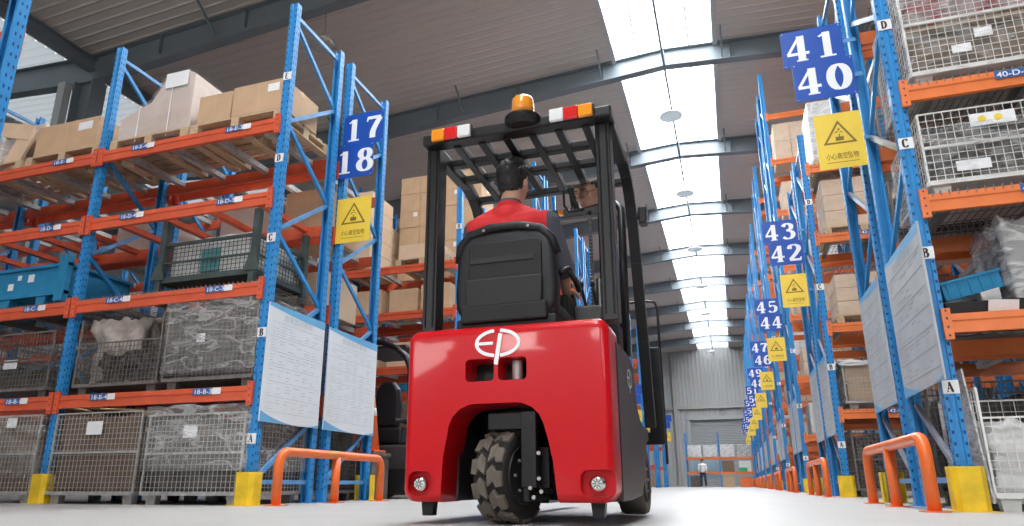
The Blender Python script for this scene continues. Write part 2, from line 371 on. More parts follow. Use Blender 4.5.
# rafters: one I-section frame per bay, each its own structure piece
def rafter():
    b = MB()
    def seg(xa, xb, da, db, w=.24):
        za, zb = zr(xa), zr(xb)
        # web
        b.add([(xa, -.01, za-da), (xb, -.01, zb-db), (xb, -.01, zb+.48), (xa, -.01, za+.48), (xa, .01, za-da), (xb, .01, zb-db), (xb, .01, zb+.48), (xa, .01, za+.48)],
              [(0, 1, 2, 3), (7, 6, 5, 4), (0, 4, 5, 1), (2, 6, 7, 3), (0, 3, 7, 4), (1, 5, 6, 2)])
        for sz, q in ((-1, 0), (1, 0)):
            a = Vector((xa, 0, za-da if sz < 0 else za+.48)); c = Vector((xb, 0, zb-db if sz < 0 else zb+.48)); b.bar(a, c, w, .022)
    seg(RX, VXL, 0, .24); seg(VXL, -27.5, .24, 0)
    seg(RX, VXR, 0, .24); seg(VXR, 27, .24, 0)
    for x in (-12, -9.6, -7.2, -4.8, -2.4, RX, .8, 3.2, 5.6): b.cbox((x, 0, zr(x)+.24), (.015, .2, .46))
    for x in (-2.45, .62, -6.4, -10.4):       # knee braces
        b.bar((x, -.1, zr(x)+.02), (x, -.75, zr(x)+.5), .04, .04)
    return b.mesh('rafter', m_steel)
rm = rafter()
for k in range(-2, 8):
    o = link('trim_rafter', rm, loc=(0, K0+k*SP, 0)); o['kind'] = 'structure'
cm = MB()
cm.box(-.012, .012, -.28, .28, 0, 9.6); cm.box(-.2, .2, -.3, -.27, 0, 9.6); cm.box(-.2, .2, .27, .3, 0, 9.6)
cm = cm.mesh('column', m_steel)
for k in range(-2, 8):
    for x in (VXL, VXR):
        o = link('trim_column', cm, loc=(x, K0+k*SP, 0)); o.rotation_euler.z = R_(90); o['kind'] = 'structure'
b = MB()
for x in (VXL+.0, VXR): b.box(x-.12, x+.12, Y0, 58, 9.93, 9.95); b.box(x-.12, x+.12, Y0, 58, 10.21, 10.23); b.box(x-.01, x+.01, Y0, 58, 9.95, 10.21)
struct('trim_eaves_beam', b, m_steel)
b = MB()
for k in range(-2, 8): b.box(VXL-.56, VXL-.33, K0+k*SP-.38, K0+k*SP-.2, 0, 9.5)
struct('trim_downspout', b, m_wall)
# walls
b = MB(); b.box(-27.7, -27.5, -12, 58, 0, 11.2); struct('wall_left', b, m_wall)
b = MB(); b.box(27, 27.2, -12, 58, 0, 11.2); struct('wall_right', b, m_wall)
b = MB(); n = 260
xs = [-27.6+i*(54.7/n) for i in range(n+1)]
DX0, DX1, DZ = -3.1, 1.55, 5.2
def wallpan(b, xa, xb, z0, z1f):
    n = max(1, int((xb-xa)/.3)); st = (xb-xa)/n
    for i in range(n):
        x = xa+i*st
        pr = [(x, 0), (x+st*.6, 0), (x+st*.7, .04), (x+st*.9, .04), (x+st, 0)]
        vs = [];
        for u, d in pr: vs += [(u, 58-d, z0), (u, 58-d, z1f)]
        b.add(vs, [(2*j, 2*j+2, 2*j+3, 2*j+1) for j in range(4)])
wallpan(b, -27.6, DX0, 0, 11.2); wallpan(b, DX1, 27.1, 0, 11.2); wallpan(b, DX0, DX1, DZ, 11.2)
b.box(-27.6, DX0, 58.02, 58.2, 0, 11.3); b.box(DX1, 27.1, 58.02, 58.2, 0, 11.3); b.box(DX0, DX1, 58.02, 58.2, DZ, 11.3)
struct('wall_back', b, m_wall)
b = MB(); n = 40
for i in range(n): z = DZ*i/n; b.add([(DX0, 58.1, z), (DX1, 58.1, z), (DX1, 58.06, z+DZ/n*.5), (DX0, 58.06, z+DZ/n*.5), (DX1, 58.1, z+DZ/n), (DX0, 58.1, z+DZ/n)], [(0, 1, 2, 3), (3, 2, 4, 5)])
struct('door_shutter', b, m_shut)
b = MB(); b.box(DX0-.25, DX0, 57.85, 58, 0, DZ+.3); b.box(DX1, DX1+.25, 57.85, 58, 0, DZ+.3); b.box(DX0-.25, DX1+.25, 57.8, 58, DZ, DZ+.3)
struct('trim_shutter', b, m_wall)
b = MB(); b.box(-27, 27, 57.7, 57.95, 6.1, 6.28); b.box(-4.3, -4.0, 57.6, 57.95, 0, 10.6)
for i in range(30): b.box(-26+i*1.8, -25.95+i*1.8, 57.72, 57.94, 5.85, 6.5)
struct('trim_girt', b, m_zinc)
b = MB(); b.box(-27.7, 27.2, -12.15, -12.0, 0, 4.1); b.box(-27.7, 27.2, -12.15, -12.0, 5.7, 11.3); q = -27.7
for a, c in WIN+[(27.2, 27.2)]: b.box(q, a, -12.15, -12.0, 4.1, 5.7); q = c
struct('wall_front', b, mat('wall_cladding_front', (.34, .34, .34), .7))
# high-bay lamps on the ridge and one above the aisle
def lamp(x, y, z, top, label):
    t = thing('pendant_lamp', label, 'ceiling lamp', (x, y, z), group='round pendant lamps under the roof')
    part('cord', MB().tube([(0, 0, .12), (0, 0, top-z)], .012, 6), m_steel, t)
    part('lamp_disc', cached('ld', lambda: MB().lathe([(.02, .14), (.09, .12), (.12, .06), (.30, .02), (.31, -.02), (.27, -.03), (.02, -.03)], 24).mesh('lamp_disc', m_dim, True)), None, t)
for y, z, w in ((17.2, 9.95, 'nearest of the lamps under the ridge skylight'), (23.0, 10.1, 'second lamp away under the ridge skylight'), (29.2, 10.1, 'third lamp away under the ridge skylight'),
             (35.4, 10.1, 'fourth lamp away under the ridge skylight'), (41.6, 10.1, 'fifth lamp away under the ridge skylight'), (50, 9.3, 'farthest lamp, hanging below the last rafter near the end wall')):
    lamp(RX, y, z, 10.95, 'round pendant lamp, '+w)
t = thing('pendant_lamp', 'clear dome pendant lamp hanging beside the top of rack 18', 'ceiling lamp', (-7.76, 10.9, 9.50), group='round pendant lamps under the roof')
part('cord', MB().tube([(0, 0, .25), (0, 0, 1.20)], .012, 6), m_steel, t)
part('lamp_disc', MB().lathe([(.03, .26), (.07, .22), (.09, .12), (.3, .0), (.31, -.03), (.05, -.02)], 24).mesh('lamp_disc', m_clear, True), None, t)
b = MB(); b.tube([(RX, Y0, 10.52), (RX, 58, 10.52)], .032, 6); struct('trim_ridge_conduit', b, m_steel)

# ------------------------------------------------------------------ pallet racks
PW, PD = .092, .075
def post_mesh(h, holes):
    def f():
        b = MB(); w, d = PW/2, PD
        prof = [(-w, 0), (-w*.42, 0), (-w*.30, .010), (w*.30, .010), (w*.42, 0), (w, 0), (w, d), (w*.55, d), (w*.55, d-.008), (w-.008, d-.008), (w-.008, .01), (w*.4, .012), (w*.3, .016), (-w*.3, .016), (-w*.4, .012), (-w+.008, .01), (-w+.008, d-.008), (-w*.55, d-.008), (-w*.55, d), (-w, d)]
        b.prism(prof, 0, h, 'z')
        b.box(-w-.03, w+.03, -.03, d+.03, 0, .006)
        if holes:
            z = .12
            while z < h-.05:
                for x in (-.033, .033):
                    b.add([(x-.006, -.0006, z), (x+.006, -.0006, z), (x+.009, -.0006, z+.022), (x-.009, -.0006, z+.022)], [(0, 1, 2, 3)], 1)
                for sx in (-w-.0006, w+.0006):
                    for y in (.02, .052): b.add([(sx, y-.0055, z+.02), (sx, y+.0055, z+.02), (sx, y+.0055, z+.045), (sx, y-.0055, z+.045)], [(0, 1, 2, 3)], 1)
                z += .075
        return b.mesh('upright', [m_blue, m_hole])
    return cached(('post', h, holes), f)
def beam_mesh(L, colr):
    def f():
        b = MB(); b.prism([(0, 0), (-.012, .0), (-.012, .075), (-.022, .085), (-.022, .13), (.028, .13), (.028, 0)], PW/2+.004, L-PW/2-.004, 'x')
        for x0, x1 in ((PW/2-.002, PW/2+.05), (L-PW/2-.05, L-PW/2+.002)): pass
        return b.mesh('beam', colr)
    return cached(('beam', L, colr.name), f)
def conn_mesh(colr):
    def f():
        b = MB(); b.box(-.028, .028, -.036, -.006, -.05, .17)
        for z in (-.03, .03, .09, .145):
            b.box(-.006, .006, -.0375, -.036, z, z+.014, 1)
        return b.mesh('connector', [colr, m_hole])
    return cached(('conn', colr.name), f)
def deck_mesh(L, D):
    def f():
        b = MB(); n = int((L-.2)/.055)
        for i in range(n+1):
            x = .1+i*(L-.2)/n; b.bar((x, -.03, .139), (x, D+.02, .139), .006, .006); b.bar((x, -.027, .15), (x, -.027, .105), .008, .006)
        for y in (.1, .3, .5, .7, D-.1): b.bar((.08, y, .146), (L-.08, y, .146), .006, .006)
        for i in range(4): x = .25+i*(L-.5)/3; b.box(x-.025, x+.025, .02, D-.02, .07, .134)
        return b.mesh('wire_deck', m_zincd)
    return cached(('deck', L, D), f)
def bars_mesh(L, D, m, n=4):
    def f():
        b = MB()
        for i in range(n): x = .3+i*(L-.6)/(n-1); b.box(x-.035, x+.035, .02, D-.02, .09, .15)
        return b.mesh('support_bar', m)
    return cached(('bars', L, D, m.name, n), f)
def letter_plate(ch):
    def f():
        b = MB(); b.box(-.050, .050, -.0030, -.0012, -.046, .046); glyphs(ch, .070, (-.026, -.0034, -.035), (1, 0, 0), (0, 0, 1), (0, -.0004, 0), b, 1, bold=1.35, asp=.95)
        return b.mesh('letter_sticker', [m_paper, m_ink])
    return cached(('lp', ch), f)
def tag_mesh(txt):
    def f():
        b = MB(); b.box(-.11, .11, -.002, 0, -.032, .032, 0)
        font_mb(txt, .062, (-.098, -.0024, -.022), (1, 0, 0), (0, 0, 1), (0, -.0004, 0), b, 1, width=.196)
        return b.mesh('location_tag', [mat_tag, m_white])
    return cached(('tag', txt), f)
mat_tag = mat('tag_blue', (.03, .12, .36), .4)
def rack(num, label, side, xe, yf, depth, H, levels, nb, bl, bm_, holes, hide_far=False, tags=True, decks=None, braces=True, zz=.605):
    """side -1: bays run to -x from xe, +1: to +x. yf = y of the front beams' face line."""
    t = thing('pallet_rack', label, 'pallet rack', (xe, yf, 0), group='blue pallet racks')
    front_y = 0; rear_y = depth-PD
    for i in range(nb+1):
        x = side*i*bl
        for y, rz in ((0, 0), (depth, PI)):
            part('upright', post_mesh(H, holes and i < 2), None, t, (x, y, 0), (0, 0, rz))
        if braces:
            z = .2 if zz < .65 else .3; up = True
            part('brace', MB().bar((x, PD, .2), (x, depth-PD, .2), .03, .04), m_bluel, t)
            part('brace', MB().bar((x, PD, H-.13), (x, depth-PD, H-.13), .03, .04), m_bluel, t)
            while z+zz < H-.1:
                a, c = ((x, PD*.8, z), (x, depth-PD*.8, z+zz)) if up else ((x, depth-PD*.8, z), (x, PD*.8, z+zz))
                part('brace', MB().bar(a, c, .03, .042), (m_brace if (up and side > 0) else (m_bluel if up else m_blue)), t)
                z += zz; up = not up
    for li, zt in enumerate(levels):
        for i in range(nb):
            x = side*i*bl if side > 0 else -(i+1)*bl
            for y, rz in ((0, 0), (depth, PI)):
                bb = part('beam', beam_mesh(bl, bm_), None, t, (x if rz == 0 else x+bl, y-.006 if rz == 0 else y+.006, zt-.13), (0, 0, rz))
                if rz == 0 or holes:
                    for cx in (PW/2+.024-.028, bl-PW/2-.024+.028):
                        part('connector', conn_mesh(bm_), None, bb, (cx, .0, 0))
                if rz == 0 and tags and i < 2:
                    for q, cx in enumerate((bl*(.24 if side < 0 else .305), bl*.76)):
                        lt = 'ABCDEF'[li+1]; nn = (i*2+q+1) if side > 0 else (4-(i*2+q)) 
                        part('location_tag', tag_mesh('%d-%s-%d' % (num, lt, nn)), None, bb, (cx, -.0225, .095))
                        part('tag_card', cached('card', lambda: MB().box(-.05, .05, -.0015, 0, -.03, .03).mesh('tag_card', m_paper)), None, bb, (cx+.165, -.0225, .095))
            if decks and decks[li] == 'w': part('wire_deck', deck_mesh(bl, depth), None, t, (x, 0, zt-.13))
            elif decks and decks[li] in 'oz':
                for q in range(4): part('support_bar', cached(('sb', depth, decks[li], bm_.name), lambda: MB().box(-.035, .035, .02, depth-.02, .09, .15).mesh('support_bar', bm_ if decks[li] == 'o' else m_zinc)), None, t, (x+.3+q*(bl-.6)/3, 0, zt-.15))
    return t
def stickers(t, zs, xo=0):
    for ch, z in zs: part('letter_sticker', letter_plate(ch), None, t, (xo, 0, z))
def protector(x, y, rz, label):
    t = thing('post_protector', label, 'rack post protector', (x, y, 0), rz, 'yellow rack post protectors')
    b = MB(); b.prism([(-.1, .09), (-.1, -.02), (-.065, -.055), (.065, -.055), (.1, -.02), (.1, .09), (.092, .09), (.092, -.016), (.062, -.047), (-.062, -.047), (-.092, -.016), (-.092, .09)], .004, .285, 'z')
    part('sleeve', b, m_yel, t, bev=.003)
    b = MB(); b.box(-.13, .13, -.09, .09, 0, .006); part('base_plate', b, m_yel, t)
def guard_rail(x, y0, y1, h, mids, label):
    t = thing('guard_rail', label, 'guard rail', (x, y0, 0), 0, 'orange tubular guard rails at rack ends')
    L = y1-y0; r = .11; pts = [(0, 0, 0), (0, 0, h-r)]+[(0, r-r*math.cos(a), h-r+r*math.sin(a)) for a in (R_(22), R_(45), R_(68), R_(90))]+[(0, L-r, h)]+[(0, L-r+r*math.sin(a), h-r+r*math.cos(a)) for a in (R_(22), R_(45), R_(68), R_(90))]+[(0, L, 0)]
    part('bent_rail', MB().tube(pts, .042, 16), m_guard, t, smooth=True)
    for y in mids: part('leg', MB().tube([(0, y-y0, 0), (0, y-y0, h-.02)], .042, 16), m_guard, t, smooth=True)
    for y in [y0, y1]+list(mids): part('floor_plate', MB().box(-.075, .075, y-y0-.075, y-y0+.075, 0, .008), m_guard, t)
def number_sign(txt, x0, x1, z0, z1, y, label, bx=None):
    t = thing('number_sign', label, 'number sign', ((x0+x1)/2, y, (z0+z1)/2), 0, 'blue number signs on the racks')
    w, h = x1-x0, z1-z0
    part('plate', MB().box(-w/2, w/2, 0, .004, -h/2, h/2), m_sign, t)
    if txt:
        b = MB(); gh = h*.70; adv = .90; tw = (len(txt)-1)*adv*gh+.76*gh
        glyphs(txt, gh, (-tw/2, -.001, -gh/2), (1, 0, 0), (0, 0, 1), (0, -.0008, 0), b, 0, asp=1.28, adv=adv, bold=1.1)
        part('numerals', b, m_white, t)
    b = MB()
    for sx in (-1, 1):
        for sz in (-1, 1): b.cbox((sx*(w/2-.02), -.002, sz*(h/2-.02)), (.01, .004, .01))
    part('rivets', b, m_zinc, t)
    if bx: part('bracket', MB().box(bx[0]-(x0+x1)/2, bx[1]-(x0+x1)/2, .004, .014, -.02, .02), m_bluel, t)
    return t
def warning_sign(x0, x1, z0, z1, y, label, full=True, bx=None):
    t = thing('warning_sign', label, 'warning sign', ((x0+x1)/2, y, (z0+z1)/2), 0, 'yellow warning signs on the racks')
    w, h = x1-x0, z1-z0
    part('plate', MB().box(-w/2, w/2, 0, .004, -h/2, h/2), m_signy, t)
    b = MB(); s = w*.36; cy = h*.12
    T = [Vector((0, cy+s*.95)), Vector((-s, cy-s*.72)), Vector((s, cy-s*.72))]; c = sum(T, Vector((0, 0)))/3
    I = [c+(p-c)*.78 for p in T]
    vs = [(p.x, -.001, p.y) for p in T]+[(p.x, -.001, p.y) for p in I]
    b.add(vs, [(0, 1, 4, 3), (1, 2, 5, 4), (2, 0, 3, 5)])
    b.box(-s*.24, s*.24, -.002, 0, cy-s*.5, cy-s*.22)      # box, hook and falling load pictogram
    b.cbox((0, -.0015, cy-s*.12), (s*.07, .002, s*.2)); b.cbox((-s*.14, -.0015, cy+s*.12), (s*.22, .002, s*.06), (0, R_(-25), 0)); b.cbox((s*.13, -.0015, cy+s*.1), (s*.2, .002, s*.05), (0, R_(30), 0)); b.cbox((0, -.0015, cy+s*.3), (s*.12, .002, s*.12), (0, R_(45), 0))
    part('pictogram', b, m_brown, t)
    if bx: part('bracket', MB().box(bx[0]-(x0+x1)/2, bx[1]-(x0+x1)/2, .004, .014, -.02, .02), m_bluel, t)
    if full:
        b = MB(); font_mb('小心高空坠物', h*.12, (-w*.34, -.001, -h*.33), (1, 0, 0), (0, 0, 1), (0, -.0005, 0), b, 0, width=w*.68)
        b.box(-w*.34, w*.34, -.0015, 0, -h*.4, -h*.392); part('lettering', b, m_brown, t)
    return t
def board(x, y0, y1, z0, z1, nx, label, title=True):
    """schedule board standing in the aisle plane, facing +x (nx=1) or -x (nx=-1)"""
    t = thing('schedule_board', label, 'information board', (x, (y0+y1)/2, (z0+z1)/2), R_(90) if nx > 0 else R_(-90), 'white information boards on the rack ends')
    w, h = (y1-y0), (z1-z0)       # local: x along the board, faces -y
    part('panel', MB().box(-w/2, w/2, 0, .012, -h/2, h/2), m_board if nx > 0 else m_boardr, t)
    b = MB()
    pts = [(w/2, h/2), (-w*.5, h/2), (-w*.5, h/2-.03)]+[(-w*.5+w*i/10, h/2-.03-.055*(i/10)**2-.025*math.sin(i*PI/10)) for i in range(11)]
    b.add([(p[0], -.0012, p[1]) for p in pts], [tuple(range(len(pts)))])
    part('blue_band', b, m_boardb, t); b = MB()
    pts = [(-w/2, -h/2), (w*.1, -h/2)]+[(w*.1-w*.6*i/8, -h/2+.10*(i/8)**2) for i in range(9)]
    b.add([(p[0], -.0012, p[1]) for p in pts], [tuple(range(len(pts)))])
    pts = [(w/2, -h/2), (w*.2, -h/2)]+[(w*.2+w*.3*i/8, -h/2+.035*(i/8)**2) for i in range(9)]
    b.add([(p[0], -.0012, p[1]) for p in pts], [tuple(range(len(pts)))])
    part('blue_band', b, m_boardb, t)
    b = MB()
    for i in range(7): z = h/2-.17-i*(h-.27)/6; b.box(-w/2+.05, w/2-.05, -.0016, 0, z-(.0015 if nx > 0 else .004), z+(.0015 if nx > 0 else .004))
    rr = random.Random(int(y0*10))
    for i in range(6):
        for c in range(6):
            for j in range(4):
                if rr.random() < (.7 if nx > 0 else .4):
                    x0 = -w/2+.07+c*(w-.14)/6; z = h/2-.20-i*(h-.27)/6-j*.028; b.box(x0, x0+(w-.14)/6*rr.uniform(.3, .85), -.0016, 0, z-.004, z)
    if title: font_mb('货架显示看板', .07, (-w*.26, -.002, h/2-.135), (1, 0, 0), (0, 0, 1), (0, -.0005, 0), b, 0, width=w*.52)
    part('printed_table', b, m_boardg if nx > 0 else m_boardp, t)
    return t

LB = 2.455; XL = -4.132; XRr = 1.447
LV_L = [1.06, 2.07, 3.01, 3.84]
near18 = rack(18, 'blue rack with red-orange beams under the 18 sign, nearest rack full of wire cages', -1, XL, 5.2166, .965, 5.25, LV_L, 3, LB, m_orL, True, decks=['n', 'w', 'o', 'z'])
stickers(near18, [('A', .58), ('B', 1.565), ('C', 2.52), ('D', 3.385), ('E', 4.34)])
r17 = rack(17, 'blue rack with red-orange beams under the 17 sign, close behind the 18 rack', -1, XL, 6.37, .965, 5.25, LV_L, 3, LB, m_orL, True, decks=['z', 'z', 'z', 'z'], tags=False)
ordl = ['second', 'third', 'fourth', 'fifth', 'sixth', 'seventh', 'eighth', 'ninth', 'tenth']
LY = [5.2166+4.85*k for k in range(0, 10)]
RY = [5.32+5.28*k for k in range(0, 10)]
rack(19, 'blue rack cut by the upper left picture corner, closest to the camera on that side', -1, XL, 1.60, .965, 5.25, LV_L, 2, LB, m_orL, True, tags=False, decks=['n', 'n', 'n', 'n'])
for k in range(1, 9):
    Hh = 5.25 if k == 1 else 8.0
    lv = LV_L if k == 1 else [1.2, 2.4, 3.7, 5.0, 6.3]
    nb = 3 if k < 3 else 1
    for j, dy in ((0, 0), (1, 1.16)):
        if k > 1 and j == 1 and False: continue
        r = rack(0, 'blue rack, %s half of the %s pair from the camera beyond the 17 sign' % ('near' if j == 0 else 'far', ordl[k-1]), -1, XL, LY[k]+dy, .93, Hh, lv, nb, LB, m_orL, False, tags=False, decks=(['z']*len(lv) if k == 1 else None), zz=.7)
        if k < 3 and j == 0: stickers(r, [('A', .58), ('B', 1.565), ('C', 2.99), ('D', 4.45)])
LV_R1 = [1.31, 2.21, 3.12, 4.35]; LV_R2 = [1.18, 2.42, 3.8, 4.95]
r40 = rack(40, 'blue rack with orange beams marked 40, nearest rack with big letter stickers A to D', 1, XRr, 5.32, 1.06, 5.5, LV_R1, 2, LB, m_orR, True, decks=['n', 'w', 'w', 'w'])
stickers(r40, [('A', .81), ('B', 1.775), ('C', 2.65), ('D', 3.70)])
rack(41, 'blue rack with orange beams marked 41, back to back behind the rack marked 40', 1, XRr, 6.62, 1.06, 5.5, LV_R1, 2, LB, m_orR, True, decks=['z']*4, tags=False)
for k in range(1, 10):
    Hh = 5.5 if k == 1 else 9.95
    lv = LV_R2 if k == 1 else LV_R2+[6.3, 7.6, 8.8]
    for j, dy in ((0, 0), (1, 1.3)):
        r = rack(40+2*k+j, 'blue orange-beamed rack under the %d sign, %s half of the %s pair away' % (40+2*k+j, ('near', 'far')[j], ordl[k-1]), 1, XRr, RY[k]+dy, 1.06, Hh, lv, 2 if k < 3 else 1, LB, m_orR, k == 1, decks=(['w']*4 if k == 1 else None), tags=(k == 1 and j == 0), zz=.7)
        if j == 0 and k < 5: stickers(r, [('A', .70), ('B', 1.79), ('C', 2.99), ('D', 4.35)])
# number signs, warning signs, boards, protectors, guards
BL, BR = (-4.14, -4.0), (1.25, 1.46)
number_sign('17', -4.13, -3.595, 4.07, 4.495, 6.355, 'blue sign with white number 17, above the 18 sign and beside the wooden cartons', BL)
number_sign('18', -4.185, -3.70, 3.64, 4.07, 6.33, 'blue sign with white number 18, just above the yellow warning sign', BL)
warning_sign(-4.145, -3.702, 2.84, 3.39, 6.35, 'yellow falling-objects warning sign under the blue 18 sign', True, BL)
board(XL+.062, 5.22, 6.165, .735, 1.86, 1, 'white schedule board beside the stickers, behind the orange guard rail')
board(XL+.062, 6.26, 7.33, .735, 1.84, 1, 'white schedule board nearer the parked dark forklift, behind the orange guard rail')
for k in range(10):
    a, c = 41+2*k, 40+2*k; y = RY[k]+.975; od = (['nearest']+ordl+['tenth'])[k]+(' of all' if k == 0 else ' away')
    number_sign(str(a), .80, 1.345, 4.055, 4.46, y, 'blue sign with white number %d, upper plate, %s' % (a, od), BR)
    number_sign(str(c), .865, 1.395, 3.66, 4.07, y-.03, 'blue sign with white number %d, lower plate, %s' % (c, od), BR)
    warning_sign(.99, 1.385, 2.94, 3.495, y-.02, 'yellow falling-objects sign below blue number %d, %s' % (c, od), k < 4, BR)
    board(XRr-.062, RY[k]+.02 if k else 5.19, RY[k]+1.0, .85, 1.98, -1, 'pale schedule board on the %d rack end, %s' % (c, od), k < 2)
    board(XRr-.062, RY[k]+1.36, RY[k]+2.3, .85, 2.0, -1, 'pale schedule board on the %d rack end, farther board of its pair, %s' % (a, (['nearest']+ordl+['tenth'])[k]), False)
    protector(XRr, RY[k]-.01, 0, 'yellow post protector at the front of rack %d, %s' % (c, od))
    protector(XRr, RY[k]+2.38, PI, 'yellow post protector at the back of rack %d, %s' % (a, od))
    if k == 0: guard_rail(1.2, 5.2, 7.3, .472, [6.3], 'large orange guard rail beside the big yellow protector, nearest under the pale boards')
    else: guard_rail(1.2, RY[k]+.02, RY[k]+2.3, .495, [RY[k]+1.2], 'orange guard rail at the foot of rack %d, %s' % (c, od))
for k in range(3, 9):
    y = LY[k]+1.145; od = ordl[k-1]
    number_sign('', -4.10, -3.565, 4.05, 4.465, y, 'plain blue sign, upper plate, %s rack pair past the forklift mast' % od, BL)
    number_sign('', -4.155, -3.67, 3.62, 4.04, y-.02, 'plain blue sign, lower plate, %s rack pair past the forklift mast' % od, BL)
    warning_sign(-4.115, -3.672, 2.81, 3.36, y-.01, 'small yellow sign, %s rack pair past the forklift mast' % od, False, BL)
protector(XL, 5.205, 0, 'yellow protector on the corner post with letter stickers, beside the guard rail')
protector(XL-LB, 5.205, 0, 'yellow protector between two wire cages, away from the guard rail')
protector(XL, 7.345, PI, 'yellow protector partly hidden behind the far leg of the guard rail')
guard_rail(-3.80, 5.2, 7.06, .46, [6.13], 'orange tubular guard rail standing before the two white boards')

# ------------------------------------------------------------------ goods
def wires(b, x0, x1, z0, z1, sx, sz, r, y=None, x=None, a0=None, a1=None):
    pass
def grid_mesh(w, h, px, pz, r, m):
    def f():
        b = MB(); nx = max(1, round(w/px)); nz = max(1, round(h/pz))
        for i in range(nx+1): x = i*w/nx; b.bar((x, 0, 0), (x, 0, h), r, r)
        for j in range(nz+1): z = j*h/nz; b.bar((0, r*.9, z), (w, r*.9, z), r, r, up=(0, 1, 0))
        return b.mesh('mesh_panel', m)
    return cached(('grid', w, h, px, pz, r, m.name), f)
def cage(x, y, z, label, w=1.12, d=.92, h=.76, m=None, half=False, front_h=None, px=.05, pz=.05, r=.0055, group='wire mesh cages in the racks', cards=(), foot=.1, rz=0, name='mesh_cage'):
    """origin: front-left-bottom corner (viewed from -y)"""
    m = m or m_zinc; t = thing(name, label, 'mesh cage', (x, y, z), rz, group)
    fh = front_h or h; H = h-foot
    part('mesh_panel', grid_mesh(w, fh-foot, px, pz, r, m), None, t, (0, 0, foot))
    part('mesh_panel', grid_mesh(w, H, px*1.5, pz*1.5, r, m), None, t, (0, d, foot))
    part('mesh_panel', grid_mesh(d, H, px, pz, r, m), None, t, (0, 0, foot), (0, 0, PI/2))
    part('mesh_panel', grid_mesh(d, H, px, pz, r, m), None, t, (w, 0, foot), (0, 0, PI/2))
    part('mesh_floor', MB().box(0, w, 0, d, foot-.015, foot), m, t)
    b = MB()
    for px_, py_ in ((0, 0), (w, 0), (0, d), (w, d)): b.bar((px_, py_, foot), (px_, py_, h), r*3.4, r*3.4)
    for py_, hh in ((0, fh), (d, h)): b.bar((0, py_, hh), (w, py_, hh), r*2.6, r*2.6); b.bar((0, py_, foot), (w, py_, foot), .03, .035)
    for px_ in (0, w): b.bar((px_, 0, h), (px_, d, h), r*2.6, r*2.6); b.bar((px_, 0, foot), (px_, d, foot), .03, .035)
    if not front_h: b.bar((0, -.008, foot+(h-foot)*.5), (w, -.008, foot+(h-foot)*.5), .014, .022)
    part('frame', b, m, t)
    for px_ in (.09, w-.09):
        for py_ in (.07, d-.07):
            part('foot', cached(('foot', foot, m.name), lambda: MB().prism([(-.05, 0), (.05, 0), (.06, foot-.01), (-.06, foot-.01)], -.035, .035, 'y').mesh('foot', m)), None, t, (px_, py_, 0))
    for cx, cz, cw, chh in cards: part('card', MB().box(cx-cw/2, cx+cw/2, -.014, -.012, cz-chh/2, cz+chh/2), m_paper, t)
    return t
def lumpy(w, d, h, seed=0, amp=.03, top=.05, n=14):
    """a soft heap: box grid displaced by noise"""
    from mathutils import noise
    bm = bmesh.new(); bmesh.ops.create_cube(bm, size=1); bmesh.ops.subdivide_edges(bm, edges=bm.edges, cuts=n, use_grid_fill=True)
    for v in bm.verts:
        p = v.co.copy(); q = noise.noise_vector(Vector((p.x*3+seed*7.1, p.y*3, p.z*3+seed)))
        e = noise.noise(Vector((p.x*2.2+seed*3, p.y*2.2, seed)))
        q = q+.55*noise.noise_vector(Vector((p.x*9+seed, p.y*9, p.z*9)))
        v.co = Vector((p.x*w+q.x*amp, p.y*d+q.y*amp, max(.0, (p.z+.5)*h+q.z*amp*.8)+(max(0, p.z+.2))*(e+.4*noise.noise(Vector((p.x*8, p.y*8, seed))))*top*2))
    me = bpy.data.meshes.new('heap'); bm.to_mesh(me); bm.free()
    for p in me.polygons: p.use_smooth = True
    return me
def heap(name, x, y, z, w, d, h, m, label, cat, seed=0, amp=.03, top=.05, group=None):
    me = lumpy(w, d, h, seed, amp, top); me.materials.append(m)
    o = link(name, me, None, (x+w/2, y+d/2, z)); return tag(o, label, cat, group)
def film_on(t, w, d, h, m, seed=0, z0=.0, top=.05):
    me = lumpy(w+.05, d+.05, h-z0, seed+50, .022, top, 18); me.materials.append(m)
    return link('stretch_film', me, t, (w/2, d/2, z0))
def carton(x, y, z, w, d, h, label, m=None, group='cartons on the racks', rz=0, tape=True, lab=False, name='carton'):
    o = part(name, MB().box(0, w, 0, d, 0, h), m or m_card, None, (x, y, z), (0, 0, rz), bev=.006)
    tag(o, label, 'box', group)
    if tape: part('tape', MB().box(-.002, w+.002, d/2-.03, d/2+.03, h-.05, h+.001).box(w/2-.002, w/2+.002, -.001, .001, 0, h), m_tape, o)
    if lab: part('shipping_label', MB().box(w*.68, w*.9, -.003, -.001, h*.62, h*.88), m_paper, o)
    return o
def pallet_mesh(w, d):
    def f():
        b = MB(); n = 7
        for i in range(n): y = i*(d-.09)/(n-1); b.box(0, w, y, y+.09, .11, .13)
        for x in (0, w/2-.05, w-.1):
            b.box(x, x+.1, 0, d, .09, .11); b.box(x, x+.1, 0, d, 0, .018)
            for y in (0, d/2-.05, d-.1): b.box(x, x+.1, y, y+.1, .018, .09)
        return b.mesh('pallet', m_wood)
    return cached(('pal', w, d), f)
def pallet(x, y, z, w, d, label): return tag(link('wooden_pallet', pallet_mesh(w, d), None, (x, y, z)), label, 'pallet', 'wooden pallets on the racks')
